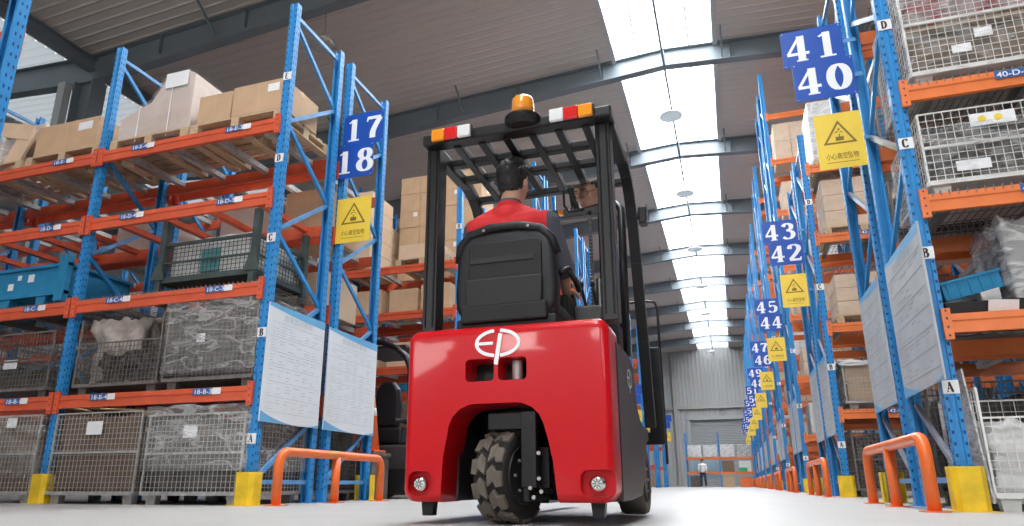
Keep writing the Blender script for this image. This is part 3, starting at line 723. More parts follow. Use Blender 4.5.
def boxstack(x, y, z, nx, nz, bw, bd, bh, where, m=None, rows=1, jit=.01, seed=1):
    rr = random.Random(seed); c = 0; zn = ['bottom', 'second', 'third', 'fourth', 'fifth', 'sixth', 'seventh', 'eighth']; xn = ['first', 'second', 'third', 'fourth']
    for k in range(nz):
        for i in range(nx):
            carton(x+i*(bw+.006)+rr.uniform(-jit, jit)*.2, y+rr.uniform(0, jit), z+k*(bh+.002), bw, bd, bh, 'carton, %s layer, %s along, %s' % (zn[k], xn[i], where), m, tape=True, lab=(i+k) % 3 == 0)
DK = .0
# rack 18, floor level
A1 = cage(-6.50, 5.20, 0, 'floor cage lined with brown cardboard, white card on its front, between two yellow protectors', w=1.10, h=.87, cards=[(.52, .72, .2, .13)])
heap('cardboard_lining', -6.46, 5.245, .105, 1.02, .83, .74, m_cardd, 'brown cardboard filling the floor cage between the two yellow protectors', 'cardboard', 3, .02, .05)
b = MB(); 
for i in range(5): b.cbox((-6.35+i*.2+.05, 5.45+.1*(i % 2), .88+.012*(i % 3)), (.34, .5, .012), (.1*(i-2), .08*(2-i), .3*i))
tag(part('cardboard_flap', b, m_card), 'torn cardboard flaps lying on top of the brown-lined floor cage', 'cardboard')
A2 = cage(-5.30, 5.20, 0, 'floor cage wrapped in cloudy film, next to the corner post with the A sticker', w=1.10, h=.82, cards=[(.5, .66, .16, .12)])
heap('grey_parts', -5.26, 5.245, .105, 1.02, .83, .68, m_greyb, 'grey goods inside the film-wrapped floor cage by the corner post', 'goods', 5, .02, .06)
film_on(A2, 1.12, .92, .90, m_film, 4, .30, .07)
A0 = cage(-7.84, 5.20, 0, 'floor cage beyond the second yellow protector, cut by the picture edge', w=1.12, h=.87, cards=[(.72, .8, .14, .1)])
heap('brown_goods', -7.80, 5.245, .105, 1.04, .83, .72, m_cardd, 'brown goods inside the floor cage at the picture edge', 'goods', 8, .015, .03)
film_on(A0, 1.12, .92, .88, m_filmd, 14, .25, .02)
for i, (x, nm) in enumerate(((-5.9, 'behind the brown-lined cage'), (-4.98, 'behind the film-wrapped floor cage'))):
    cage(x-.3, 6.4, 0, 'dark wire cage on the rear floor, %s' % nm, w=1.0, h=.84, m=m_zincd)
    heap('dark_goods', x-.26, 6.45, .105, .92, .8, .66, m_greyb, 'dark goods in the rear floor cage %s' % nm, 'goods', 20+i)
# level B
z = 1.06
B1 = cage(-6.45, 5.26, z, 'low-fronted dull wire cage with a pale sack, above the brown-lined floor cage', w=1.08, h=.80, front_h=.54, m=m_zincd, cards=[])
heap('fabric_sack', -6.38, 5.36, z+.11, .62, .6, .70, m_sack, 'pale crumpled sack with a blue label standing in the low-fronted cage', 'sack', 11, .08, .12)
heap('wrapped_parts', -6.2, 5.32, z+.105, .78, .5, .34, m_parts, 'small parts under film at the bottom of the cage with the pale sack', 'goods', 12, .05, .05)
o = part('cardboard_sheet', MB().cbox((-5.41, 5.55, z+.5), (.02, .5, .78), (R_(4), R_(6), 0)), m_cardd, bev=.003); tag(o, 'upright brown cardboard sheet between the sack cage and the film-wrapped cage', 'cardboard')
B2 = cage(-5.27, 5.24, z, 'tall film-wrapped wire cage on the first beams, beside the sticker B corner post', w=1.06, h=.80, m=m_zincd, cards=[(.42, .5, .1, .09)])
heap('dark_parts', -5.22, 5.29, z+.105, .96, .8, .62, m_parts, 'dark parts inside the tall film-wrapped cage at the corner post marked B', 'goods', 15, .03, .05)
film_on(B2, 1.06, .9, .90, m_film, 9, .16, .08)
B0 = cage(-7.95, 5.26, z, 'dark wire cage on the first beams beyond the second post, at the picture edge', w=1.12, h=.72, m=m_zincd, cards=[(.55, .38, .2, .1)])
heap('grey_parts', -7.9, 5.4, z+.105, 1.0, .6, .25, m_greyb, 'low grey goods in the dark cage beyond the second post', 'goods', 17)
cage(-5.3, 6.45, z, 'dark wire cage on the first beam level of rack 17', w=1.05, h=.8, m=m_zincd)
heap('dark_parts', -5.25, 6.5, z+.105, .95, .8, .6, m_greyb, 'dark goods in the cage on the first beam level of rack 17', 'goods', 19)
# level C: stillage
z = 2.075
st = thing('post_stillage', 'dark green post stillage with wire sides, full of white sheeting', 'stillage', (-5.52, 5.28, z))
b = MB()
for x_, y_ in ((0, 0), (1.16, 0), (0, .82), (1.16, .82)): part('post', MB().bar((x_, y_, .0), (x_, y_, .80), .065, .065), m_dark, st)
for y_ in (0, .82): b.bar((0, y_, .14), (1.16, y_, .14), .04, .06); b.bar((0, y_, .53), (1.16, y_, .53), .03, .03); b.bar((0, y_, .33), (1.16, y_, .33), .02, .02)
for x_ in (0, 1.16): b.bar((x_, 0, .14), (x_, .82, .14), .04, .06); b.bar((x_, 0, .53), (x_, .82, .53), .03, .03); b.bar((x_, 0, .33), (x_, .82, .33), .02, .02)
b.box(0, 1.16, 0, .82, .13, .145); part('frame', b, m_dark, st)
part('mesh_panel', grid_mesh(1.12, .38, .05, .05, .005, m_dark), None, st, (.02, 0, .15)); part('mesh_panel', grid_mesh(.8, .38, .05, .05, .005, m_dark), None, st, (1.16, .01, .15), (0, 0, PI/2)); part('mesh_panel', grid_mesh(.8, .38, .05, .05, .005, m_dark), None, st, (0, .01, .15), (0, 0, PI/2)); part('mesh_panel', grid_mesh(1.12, .38, .05, .05, .005, m_dark), None, st, (.02, .82, .15))
for x_ in (0, 1.16): b = MB().prism([(-.09, .14), (.09, .14), (.03, .32), (-.03, .32)], -.006, .006, 'y'); part('gusset', b, m_dark, st, (x_, -.04, 0))
heap('white_sheeting', -5.46, 5.33, z+.15, 1.04, .7, .43, m_cloth, 'white wrapped goods filling the dark green stillage', 'wrapped goods', 21, .012, .03)
carton(-5.05, 5.30, z+.2, .24, .02, .25, 'teal box standing inside the front wire of the dark green stillage', m_teal, tape=False)
# blue steel stillage across the second post
bs = thing('steel_bin', 'long blue steel bin on feet on the second beam level beside the second post', 'steel bin', (-8.6, 5.29, 2.075))
L_, D_, H_ = 1.72, .86, .50
b = MB(); b.box(0, L_, 0, .02, .14, H_); b.box(0, L_, D_-.02, D_, .14, H_); b.box(0, .02, 0, D_, .14, H_); b.box(L_-.02, L_, 0, D_, .14, H_); b.box(0, L_, 0, D_, .13, .15)
b.box(-.02, L_+.02, -.02, .03, H_-.04, H_); b.box(-.02, L_+.02, -.02, .02, .13, .18); b.box(L_-.01, L_+.03, -.02, D_+.02, H_-.04, H_); b.box(L_-.01, L_+.03, -.02, D_+.02, .13, .18)
part('bin_body', b, m_bluec, bs, bev=.004)
for x_ in (.06, L_-.02): part('corner_post', MB().box(x_-.07, x_+.05, -.035, .05, .05, H_+.08), m_bluec, bs, bev=.004)
for x_ in (.25, .85, 1.4): part('foot', MB().prism([(-.05, 0), (.05, 0), (.08, .14), (-.08, .14)], .0, .8, 'y'), m_bluec, bs, (x_, 0, 0))
for cx, cz, s_ in ((1.2, .36, .09), (.9, .28, .08), (1.02, .38, .06)): part('sticker', MB().box(cx-s_/2, cx+s_/2, -.004, -.001, cz-s_/2, cz+s_/2), m_paper, bs)
# level E (top) rack 18
z = 3.855
pallet(-5.36, 5.24, z, 1.18, .9, 'wooden pallet under the two brown cartons on top of rack 18')
carton(-4.83, 5.24, z+.132, .66, .62, .36, 'long brown carton with a white label on the pallet by the corner post marked E', lab=True)
carton(-5.30, 5.26, z+.132, .44, .6, .35, 'smaller brown carton between the long carton and the film-wrapped load')
pallet(-6.50, 5.24, z, 1.10, .9, 'wooden pallet under the film-wrapped stepped load on top of rack 18')
wl = thing('wrapped_load', 'stepped carton load in clear film with a white paper sheet, top level', 'wrapped load', (-6.45, 5.28, z+.132))
me = MB().prism([(0, 0), (1.02, 0), (1.02, .70), (.92, .76), (.62, .76), (.54, .62), (.42, .44), (.0, .30)], 0, .8, 'y')
part('carton_block', me, m_pinkw, wl, bev=.012)
me = MB().prism([(-.015, -.05), (1.035, -.05), (1.04, .70), (.93, .775), (.60, .78), (.51, .62), (.40, .47), (-.015, .33)], -.015, .815, 'y')
part('stretch_film', me, m_films, wl, bev=.02)
part('paper_sheet', MB().cbox((.78, -.021, .66), (.32, .003, .19)), m_paper, wl)
for x_ in (.28, .72): part('strap', MB().box(x_, x_+.012, -.02, -.017, -.05, .36 if x_ < .5 else .6), m_paper, wl)
pallet(-7.82, 5.24, z, 1.15, .9, 'wooden pallet under the wide brown carton left of the second post')
carton(-7.74, 5.26, z+.132, .98, .7, .40, 'wide brown carton with a white label on top of the rack, beside the second post', lab=True, m=m_card)
pallet(-9.0, 5.24, z, 1.1, .9, 'wooden pallet under the white-wrapped load at the picture edge')
wl = thing('wrapped_load', 'white film-wrapped load and pale boards on top of the rack at the picture edge', 'wrapped load', (-8.98, 5.26, z+.132))
part('carton_block', MB().box(0, .66, 0, .75, 0, .38).box(.1, 1.05, .2, .75, .38, .62), m_pinkw, wl, bev=.012)
part('stretch_film', MB().box(-.012, .68, -.012, .76, -.05, .4), m_filmh, wl, bev=.02)
part('board', MB().cbox((.92, .05, .22), (.26, .03, .55), (0, R_(28), 0)).cbox((.62, .04, .50), (.95, .03, .2), (0, R_(14), 0)), m_cardp, wl)
carton(-6.72, 5.6, z, .30, .3, .46, 'pale narrow carton standing beside the second post on top of the rack', m_cardp)
# behind: rack 17 goods
for i, (x, zz_, w, h_, m_, nm) in enumerate(((-5.9, 3.01, .9, .55, m_pinkw, 'reddish wrapped goods on the third beam level of rack 17'), (-4.95, 3.01, .62, .62, m_card, 'brown carton on the third beam level of rack 17 seen through the end frame'),
    (-4.9, 2.07, .6, .5, m_cardp, 'pale carton on the second beam level of rack 17'), (-6.0, 2.07, .8, .6, m_cloth, 'white goods on the second beam level of rack 17'), (-7.6, 3.01, .9, .5, m_pinkw, 'wrapped goods deep behind the second post on the third beam level'),
    (-4.95, 1.06, .7, .3, m_green, 'green crate on the first beam level at the end of rack 17'), (-7.8, 2.07, .8, .5, m_cloth, 'white bundle behind the blue steel bin'))):
    if i in (5,): continue
    carton(x, 6.46, zz_+.15*(0), w, .7, h_, nm, m_)
carton(-4.78, 6.55, 1.075+.02, .5, .5, .22, 'teal crate with a white lid on the end of rack 17, under the yellow sign', m_teal, tape=False)
carton(-4.76, 6.57, 1.32, .46, .46, .05, 'white lid lying on the teal crate', m_cloth, tape=False)
# row across the aisle (k = 1): tall carton stacks on the top level
y = LY[1]+.06; z = 3.855
y2 = LY[1]+1.16+.05
pallet(-5.95, y2, z, 1.15, .85, 'wooden pallet under the tall carton stack, the half away from the aisle post')
pallet(-4.75, y2, z, .62, .85, 'small wooden pallet under the tall carton stack, next to the aisle post')
boxstack(-5.92, y2+.03, z+.132, 4, 6, .43, .7, .36, 'tall stack beside the forklift post', m_card, seed=3)
pallet(-7.0, y, z, 1.15, .85, 'wooden pallet under the pale cartons seen behind the yellow warning sign')
boxstack(-6.98, y+.02, z+.132, 2, 5, .54, .82, .28, 'pale stack behind the yellow sign', m_cardp, seed=4)
boxstack(-6.98, y2-.10, z+.132, 2, 4, .45, .9, .28, 'second pale stack behind the yellow sign', m_cardp, seed=5)
pallet(-5.35, y, z, 1.0, .85, 'wooden pallet under the low carton by the forklift post')
carton(-5.30, y+.02, z+.132, .78, .75, .26, 'low carton in front of the tall stack, by the forklift post', m_cardp)
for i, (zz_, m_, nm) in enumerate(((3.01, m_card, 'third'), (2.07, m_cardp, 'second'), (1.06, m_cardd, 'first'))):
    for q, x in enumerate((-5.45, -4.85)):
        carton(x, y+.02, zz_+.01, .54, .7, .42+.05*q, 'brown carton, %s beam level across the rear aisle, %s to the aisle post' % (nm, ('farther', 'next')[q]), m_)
for q, x in enumerate((-6.9, -6.2)):
    for zz_, nm in ((3.01, 'third'), (2.07, 'second')):
        carton(x, y+.02, zz_+.01, .6, .7, .45, 'carton deep across the rear aisle, %s level, %s one' % (nm, ('far', 'near')[q]), m_card)
# ---- rack 40 goods
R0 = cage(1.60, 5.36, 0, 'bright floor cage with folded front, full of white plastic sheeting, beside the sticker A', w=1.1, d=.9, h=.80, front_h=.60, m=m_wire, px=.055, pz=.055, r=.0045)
heap('plastic_sheeting', 1.66, 5.43, .11, .95, .75, .46, m_cloth, 'crumpled white plastic sheeting inside the bright floor cage', 'plastic sheet', 31, .06, .10)
b = MB().cbox((0, 0, .44), (.012, .62, .88), (R_(0), R_(-3), 0)); o = part('grey_sheet', b, m_filmh, None, (1.55, 5.62, .05)); tag(o, 'upright cloudy plastic sheet beside the front post marked A', 'plastic sheet')
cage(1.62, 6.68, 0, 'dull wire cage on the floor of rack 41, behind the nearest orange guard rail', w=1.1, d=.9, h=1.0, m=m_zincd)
heap('dark_parts', 1.68, 6.74, .105, .98, .8, .75, m_greyb, 'dark goods in the floor cage behind the nearest orange guard rail', 'goods', 33)
z = 1.31
tr = thing('tool_tray', 'long shallow black tray of small things on the beam below sticker B', 'tray', (1.52, 5.38, z))
b = MB(); b.box(0, 1.0, 0, .7, 0, .012); b.box(0, 1.0, 0, .012, 0, .10); b.box(0, 1.0, .688, .7, 0, .1); b.box(0, .012, 0, .7, 0, .1); b.box(.988, 1.0, 0, .7, 0, .1); part('tray_body', b, m_plast, tr, bev=.004)
part('paper_sheet', MB().cbox((.34, -.02, .03), (.18, .004, .12), (R_(20), R_(4), 0)).cbox((.30, .03, .12), (.12, .004, .12), (R_(30), R_(-14), 0)), m_paper, tr)
cr_ = thing('parts_crate', 'blue plastic parts crate tilted on the black tray in rack 40', 'crate', (1.55, 5.44, z+.12)); cr_.rotation_euler = (R_(8), R_(-13), R_(6))
b = MB(); b.box(0, .40, 0, .28, 0, .01); b.box(0, .40, 0, .01, 0, .14); b.box(0, .40, .27, .28, 0, .14); b.box(0, .01, 0, .28, 0, .14); b.box(.39, .40, 0, .28, 0, .14); b.box(-.01, .41, -.012, .292, .12, .14)
for i in range(5): b.box(.03+i*.075, .04+i*.075, -.008, 0, 0, .12)
part('crate_body', b, m_bluec, cr_, bev=.003)
heap('loose_parts', 1.75, 5.5, z+.015, .6, .45, .12, m_parts, 'dark small parts lying in the black tray', 'goods', 36, .04, .05)
heap('plastic_sheeting', 1.60, 5.85, z+.0, .5, .3, .30, m_cloth, 'small white bundle behind the blue crate in rack 40', 'plastic sheet', 37, .04, .06)
bg_ = heap('wrapped_coil', 1.95, 5.40, z+.02, .55, .6, .66, m_filmh, 'grey film-wrapped bulging bundle with a round hose, by the picture edge', 'wrapped bundle', 38, .05, .12)
me = lumpy(.46, .5, .58, 39, .03, .08); me.materials.append(m_greyb); link('bundle_core', me, bg_, (0, 0, .02))
b = MB(); b.tube([(.02+.11*math.cos(a), -.30, .52+.13*math.sin(a)) for a in [i*PI/10 for i in range(21)]], .014, 8); part('hose', b, m_zinc, bg_, smooth=True)
cage(1.66, 6.68, 1.31, 'dull wire cage on the first beam level of rack 41', w=1.1, d=.9, h=.6, m=m_zincd)
z = 2.225
C1 = cage(1.56, 5.36, z, 'bright wire cage half wrapped in film, with a yellow-dotted label', w=1.12, d=.9, h=.66, m=m_wire, px=.055, pz=.055, r=.0045, foot=.09, cards=[(.30, .20, .22, .08)])
part('yellow_dot_label', MB().box(.33, .62, -.016, -.013, .50, .60).add([(.41+.028*math.cos(a*PI/6), -.0165, .55+.028*math.sin(a*PI/6)) for a in range(12)], [tuple(range(12))], 1).add([(.51+.028*math.cos(a*PI/6), -.0165, .55+.028*math.sin(a*PI/6)) for a in range(12)], [tuple(range(12))], 1), [m_paper, m_signy], C1)
heap('metal_fittings', 1.61, 5.41, z+.10, 1.0, .78, .40, m_parts, 'dark metal fittings in the half-wrapped cage on the second beam level', 'goods', 41, .04, .05)
film_on(C1, 1.12, .9, .52, m_filmd, 42, .08, .03)
b = MB(); b.tube([(.0, -.03, .44), (.2, -.04, .40), (.42, -.035, .36), (.7, -.04, .42), (1.12, -.03, .46)], [.008, .016, .022, .016, .008], 8); part('film_rope', b, m_film, C1, smooth=True)
z = 3.135
D1 = cage(1.58, 5.36, z, 'tall bright wire cage at the upper picture corner, beside the sticker D', w=1.12, d=.9, h=.98, m=m_wire, px=.055, pz=.055, r=.0045, foot=.1, cards=[(.36, .26, .13, .07), (.52, .37, .12, .08), (.5, .78, .35, .09)])
heap('cardboard_rolls', 1.63, 5.41, z+.11, 1.0, .78, .30, m_cardd, 'brown rolled cardboard in the bottom of the tall corner cage', 'cardboard', 44, .03, .04)
heap('red_packets', 1.63, 5.41, z+.56, 1.0, .78, .22, mat('red_packets', (.30, .02, .03), .6, col2=(.45, .40, .38), nscale=8), 'dark red packets in the upper half of the tall corner cage', 'goods', 45, .03, .03)
part('inner_shelf', MB().box(.02, 1.1, .02, .88, .49, .52), m_wood, D1)
film_on(D1, 1.12, .9, .9, m_filmd, 47, .05, .02)
cage(1.62, 6.70, z, 'dull wire cage on the third beam level of rack 41', w=1.12, d=.88, h=.9, m=m_zinc)
cage(1.62, 6.70, 2.225, 'dull wire cage on the second beam level of rack 41', w=1.12, d=.88, h=.7, m=m_zinc)
heap('grey_parts', 1.67, 6.75, 2.33, 1.0, .75, .45, m_greyb, 'grey goods in the cage on the second beam level of rack 41', 'goods', 48)
# ---- rack 42.. goods
def wrapped(x, y, z, w, d, h, label, m=m_pinkw, fm=m_films, n=(2, 2)):
    t = thing('wrapped_load', label, 'wrapped load', (x, y, z), group='film-wrapped loads on the orange racks')
    b = MB()
    for i in range(n[0]):
        for k in range(n[1]): b.box(i*w/n[0]+.004, (i+1)*w/n[0]-.004, 0, d, k*h/n[1]+.003, (k+1)*h/n[1]-.003)
    part('carton_block', b, m, t, bev=.008); part('stretch_film', MB().box(-.012, w+.012, -.012, d+.012, -.03, h+.012), fm, t, bev=.02); return t
y = RY[1]+.08
for z, h_, lv_ in ((2.43, .62, 'second'), (3.81, .78, 'third')):
    pallet(1.62, y, z, 1.1, .85, 'wooden pallet on the %s beam level of rack 42' % lv_)
    wrapped(1.66, y+.03, z+.132, 1.0, .75, h_, 'film-wrapped carton load on the %s beam level of rack 42' % lv_, m_cardp, n=(3, 3))
pallet(1.62, y, 4.96, 1.1, .85, 'wooden pallet on the top beam level of rack 42')
wrapped(1.62, y+.03, 5.09, .9, .75, 1.0, 'tall white-wrapped load on top of rack 42', m_cloth, m_filmh, n=(1, 2))
cage(1.60, y, 1.19, 'wire cage of paper bundles under a white sheet in rack 42', w=1.1, d=.85, h=.62, m=m_zinc)
heap('paper_bundles', 1.64, y+.04, 1.30, 1.0, .75, .5, m_cardp, 'pale paper bundles under the white sheet in rack 42', 'goods', 51)
heap('white_sheet', 1.58, y-.02, 1.80, 1.14, .88, .10, m_cloth, 'crumpled white sheet thrown over the cage of paper bundles', 'plastic sheet', 52, .05, .07)
cage(1.60, y, 0, 'dull wire cage on the floor of rack 42', w=1.1, d=.85, h=.9, m=m_zincd)
heap('dark_parts', 1.65, y+.04, .105, 1.0, .75, .72, m_parts, 'dark goods in the floor cage of rack 42', 'goods', 53)
lvn = ['first', 'second', 'third', 'fourth', 'fifth', 'sixth', 'seventh']
for k in range(2, 6):
    for li in range(0, 5 if k < 4 else 3):
        z = (LV_R2+[6.3])[li]+.01
        wrapped(1.64, RY[k]+.08, z+.02, 1.0, .8, rnd.uniform(.55, .85), 'film-wrapped load, %s beam level of rack %d, %s rack pair away' % (lvn[li], 40+2*k, ordl[k-1]), (m_cardp, m_card, m_cloth)[(k+li) % 3], n=(2, 2))
    heap('dark_parts', 1.64, RY[k]+.08, 0, 1.0, .8, .7, m_parts, 'dark goods on the floor of rack %d, %s rack pair from the camera' % (40+2*k, ordl[k-1]), 'goods', 60+k)
wrapped(1.60, RY[2]+.08, 7.62, 1.1, .8, .95, 'high carton load near the roof on rack 44, beside the blue 40 sign', m_cardp, n=(3, 2))
carton(1.62, RY[1]+1.5, 1.20, .5, .5, .25, 'green crate on the first beam level of rack 43', m_green, tape=False)

# ------------------------------------------------------------------ far end of the hall
YF = 48
t = rack(1, 'blue rack with orange beams standing across the far end before the roller shutter', 1, -3.0, YF, 1.0, 3.5, [.95, 1.9], 2, 2.12, m_orR, False, tags=False, decks=['z', 'z'])
for i, x in enumerate((-2.9, -1.88, -.8, .25)):
    wrapped(x, YF+.05, 1.93, .9, .8, .75, '%s white-wrapped load on top of the far end rack' % ['first', 'second', 'third', 'fourth'][i], m_cloth if i < 3 else m_greyb, m_filmh, n=(1, 1))
for i, (x, zz_, m_, nm) in enumerate(((-.75, .96, m_cardd, 'brown carton'), (.3, .96, m_cloth, 'white carton'), (-.8, .0, m_card, 'tan carton'), (-2.85, 0, m_greyb, 'dark crate'))):
    carton(x, YF+.1, zz_, .75, .7, .7, '%s in the far end rack %s' % (nm, 'on the middle beams' if zz_ else 'on the floor'), m_, tape=False)
carton(.3, YF+.1, 0, .7, .7, .6, 'red crate on the floor of the far end rack', m_guard, tape=False)
carton(.3, YF-.02, .97, .5, .1, .25, 'green crate on the middle beams of the far end rack', m_green, tape=False)
for i, x in enumerate((-5.1, -4.6)):
    pallet(x-.6, YF, 0, .55, .8, 'wooden pallet on the floor by the far wall, %s one' % ('farther', 'nearer')[i])
    for k in range(3): carton(x-.58, YF+.05, .13+k*.36, .5, .6, .35, 'tan carton by the far wall, %s stack, %s layer' % (('farther', 'nearer')[i], ('bottom', 'middle', 'top')[k]), m_card, tape=False)
bpn = thing('notice_screen', 'pale blue noticeboard standing at the far end behind the rack', 'noticeboard', (-1.9, YF+1.8, 0))
part('panel', MB().box(-.9, .9, 0, .05, .5, 1.75), mat('pale_blue', (.45, .68, .80), .5), bpn); part('leg', MB().box(-.85, -.8, 0, .05, 0, .5), m_zinc, bpn); part('leg', MB().box(.8, .85, 0, .05, 0, .5), m_zinc, bpn)

# ------------------------------------------------------------------ the forklift
FX, FY = -.965, 2.95
fk = thing('forklift', 'red three-wheel forklift seen from behind, with black overhead guard', 'forklift', (FX, FY, 0))
def roundrect_top(x0, x1, z0, z1, r, n=6):
    p = []
    for cx, cz, a0 in ((x0+r, z0+r, 180), (x1-r, z0+r, 270), (x1-r, z1-r, 0), (x0+r, z1-r, 90)):
        p += [(cx+r*math.cos(R_(a0+90*i/n)), cz+r*math.sin(R_(a0+90*i/n))) for i in range(n+1)]
    return p
# counterweight outline with wheel arch
ol = []
x0, x1, zb, zt = -.510, .482, .098, .905
def arc(cx, cz, r, a0, a1, n=6): return [(cx+r*math.cos(R_(a0+(a1-a0)*i/n)), cz+r*math.sin(R_(a0+(a1-a0)*i/n))) for i in range(n+1)]
ol += arc(x0+.06, zb+.06, .06, 180, 270)
ol += [(-.315, zb), (-.305, .30), (-.285, .40)]+[(-.15+.135*math.cos(R_(a)), .405+.13*math.sin(R_(a))) for a in (165, 145, 125, 105, 90)]+[(.045+.135*math.cos(R_(a)), .405+.13*math.sin(R_(a))) for a in (90, 75, 55, 35, 15)]+[(.195, .37), (.215, .28), (.235, zb)]
ol += arc(x1-.06, zb+.06, .06, 270, 360)
ol += arc(x1-.06, zt-.06, .06, 0, 90)[:]+arc(x0+.06, zt-.06, .06, 90, 180)
b = MB().prism(ol, 0, .24, 'y')
cw = part('counterweight', b, m_red, fk)
bm = bmesh.new(); bm.from_mesh(cw.data)
ed = [e for e in bm.edges if all(v.co.y < .001 for v in e.verts)]
outer = [e for e in ed if not (all(-.32 < v.co.x < .24 and v.co.z < .54 for v in e.verts))]
inner = [e for e in ed if e not in outer]
bmesh.ops.bevel(bm, geom=outer, offset=.042, segments=6, profile=.5, affect='EDGES', clamp_overlap=False)
bmesh.ops.remove_doubles(bm, verts=bm.verts, dist=1e-5); bmesh.ops.recalc_face_normals(bm, faces=bm.faces)
print('CW', sum(1 for e in bm.edges if len(e.link_faces)!=2), len(bm.verts))
bm.to_mesh(cw.data); bm.free()
cut = []
for xa, xb in ((-.20, -.058), (-.038, .10)):
    cut.append(part('cutter', MB().prism(roundrect_top(xa, xb, .638, .744, .018, 3), -.05, .16, 'y'), m_red, None, (FX, FY, 0)))
for xa in (-.507, .335):
    cut.append(part('cutter', MB().prism(roundrect_top(xa+(.03 if xa < 0 else 0), xa+.15, .125, .235, .035, 4), -.05, .035, 'y'), m_red, None, (FX, FY, 0)))
bpy.context.view_layer.update()
boolean(cw, cut); auto_smooth(cw, 30); print('CW2', len(cw.data.vertices))
b = MB(); b.box(-.20, .105, .155, .16, .62, .76); part('slot_backing', b, m_metal, fk)
b = MB(); b.lathe([(.026, -.04), (.026, .05)], 20, (.03, .09, .69), 'z'); part('filler_cap', b, m_zinc, fk, smooth=False)
for sx in (-.427, .405):
    rl = part('reflector', MB().lathe([(.034, .0), (.036, .012), (.028, .02)], 24, (0, 0, 0), 'y'), m_chrome, fk, (sx, .012, .178), smooth=True)
    b = MB().lathe([(.024, -.004), (.024, .002)], 20, (0, 0, 0), 'y'); part('lens', b, m_lwh, rl)
    b = MB()
    for a in range(8): b.bar((.006*math.cos(a*PI/4), -.006, .006*math.sin(a*PI/4)), (.022*math.cos(a*PI/4), -.006, .022*math.sin(a*PI/4)), .003, .003)
    part('lens_ribs', b, m_rim, rl)
# arch interior
b = MB(); b.box(-.33, .25, .52, .54, .10, .60); b.box(-.345, -.325, .2, .54, .10, .60); b.box(.245, .265, .2, .54, .10, .60); b.box(-.34, .26, .2, .54, .56, .58)
part('wheel_housing', b, m_metal, fk)
# logo
def logo(parent, org, ux, uy, off, s):
    b = MB(); L = []
    W_ = .080
    def rb(pts, w, j, sm=True):
        l = ribbon(pts, (lambda t: w) if not callable(w) else w); vs = []
        for a, c in l:
            for q in (a, c): vs.append(Vector(org)+Vector(ux)*q.x*s+Vector(uy)*q.y*s+Vector(off)*(1+.15*j))
        b.add(vs, [(2*i, 2*i+1, 2*i+3, 2*i+2) for i in range(len(l)-1)])
    rb(ell(0, 0, .50, .29, 98, 262, 24), W_, 0)                 # left bowl of the E
    pass
    rb([(-.46, 0.0), (-.10, 0.0)], W_*.9, 1)                        # E middle bar
    pass
    rb(ell(.02, 0, .50, .29, -84, 84, 24), W_, 0)                  # right bowl of the P
    pass
    rb([(.085, .22), (-.03, -.50)], W_*1.25, 2)                      # P stem
    return part('logo_ep', b, m_white, parent)
logo(fk, (-.042, -.0015, .815), (1, 0, 0), (0, 0, 1), (0, -.001, 0), .205)
# side panels and chassis
side = [(.19, .10), (.50, .10), (.86, .115), (1.02, .20), (1.20, .42), (1.28, .42), (1.28, .50), (1.05, .50), (.93, .53), (.84, .58), (.74, .80), (.60, .83), (.19, .83)]
for sx, xa, xb in ((1, .30, .488), (-1, -.492, -.30)):
    o = part('side_panel', MB().prism(side, xa, xb, 'x'), m_panel, fk, bev=.012, seg=3)
    if sx > 0: logo(o, (.4895, .56, .70), (0, 1, 0), (0, 0, 1), (.001, 0, 0), .15)
b = MB(); b.box(-.30, .30, .545, 1.3, .12, .5); b.box(-.45, .45, .24, .8, .55, .84); b.box(-.44, .44, .8, 1.2, .42, .47); part('chassis', b, m_metal, fk, bev=.008)
b = MB(); b.box(-.40, .40, .16, .5, .88, .905); part('battery_cover', b, m_plast, fk, bev=.01)
for sx in (-.43, .385): part('stub_foot', MB().prism([(-.025, .035), (.025, .035), (.035, .13), (-.035, .13)], .12, .17, 'y'), m_metal, fk, (sx, 0, 0))
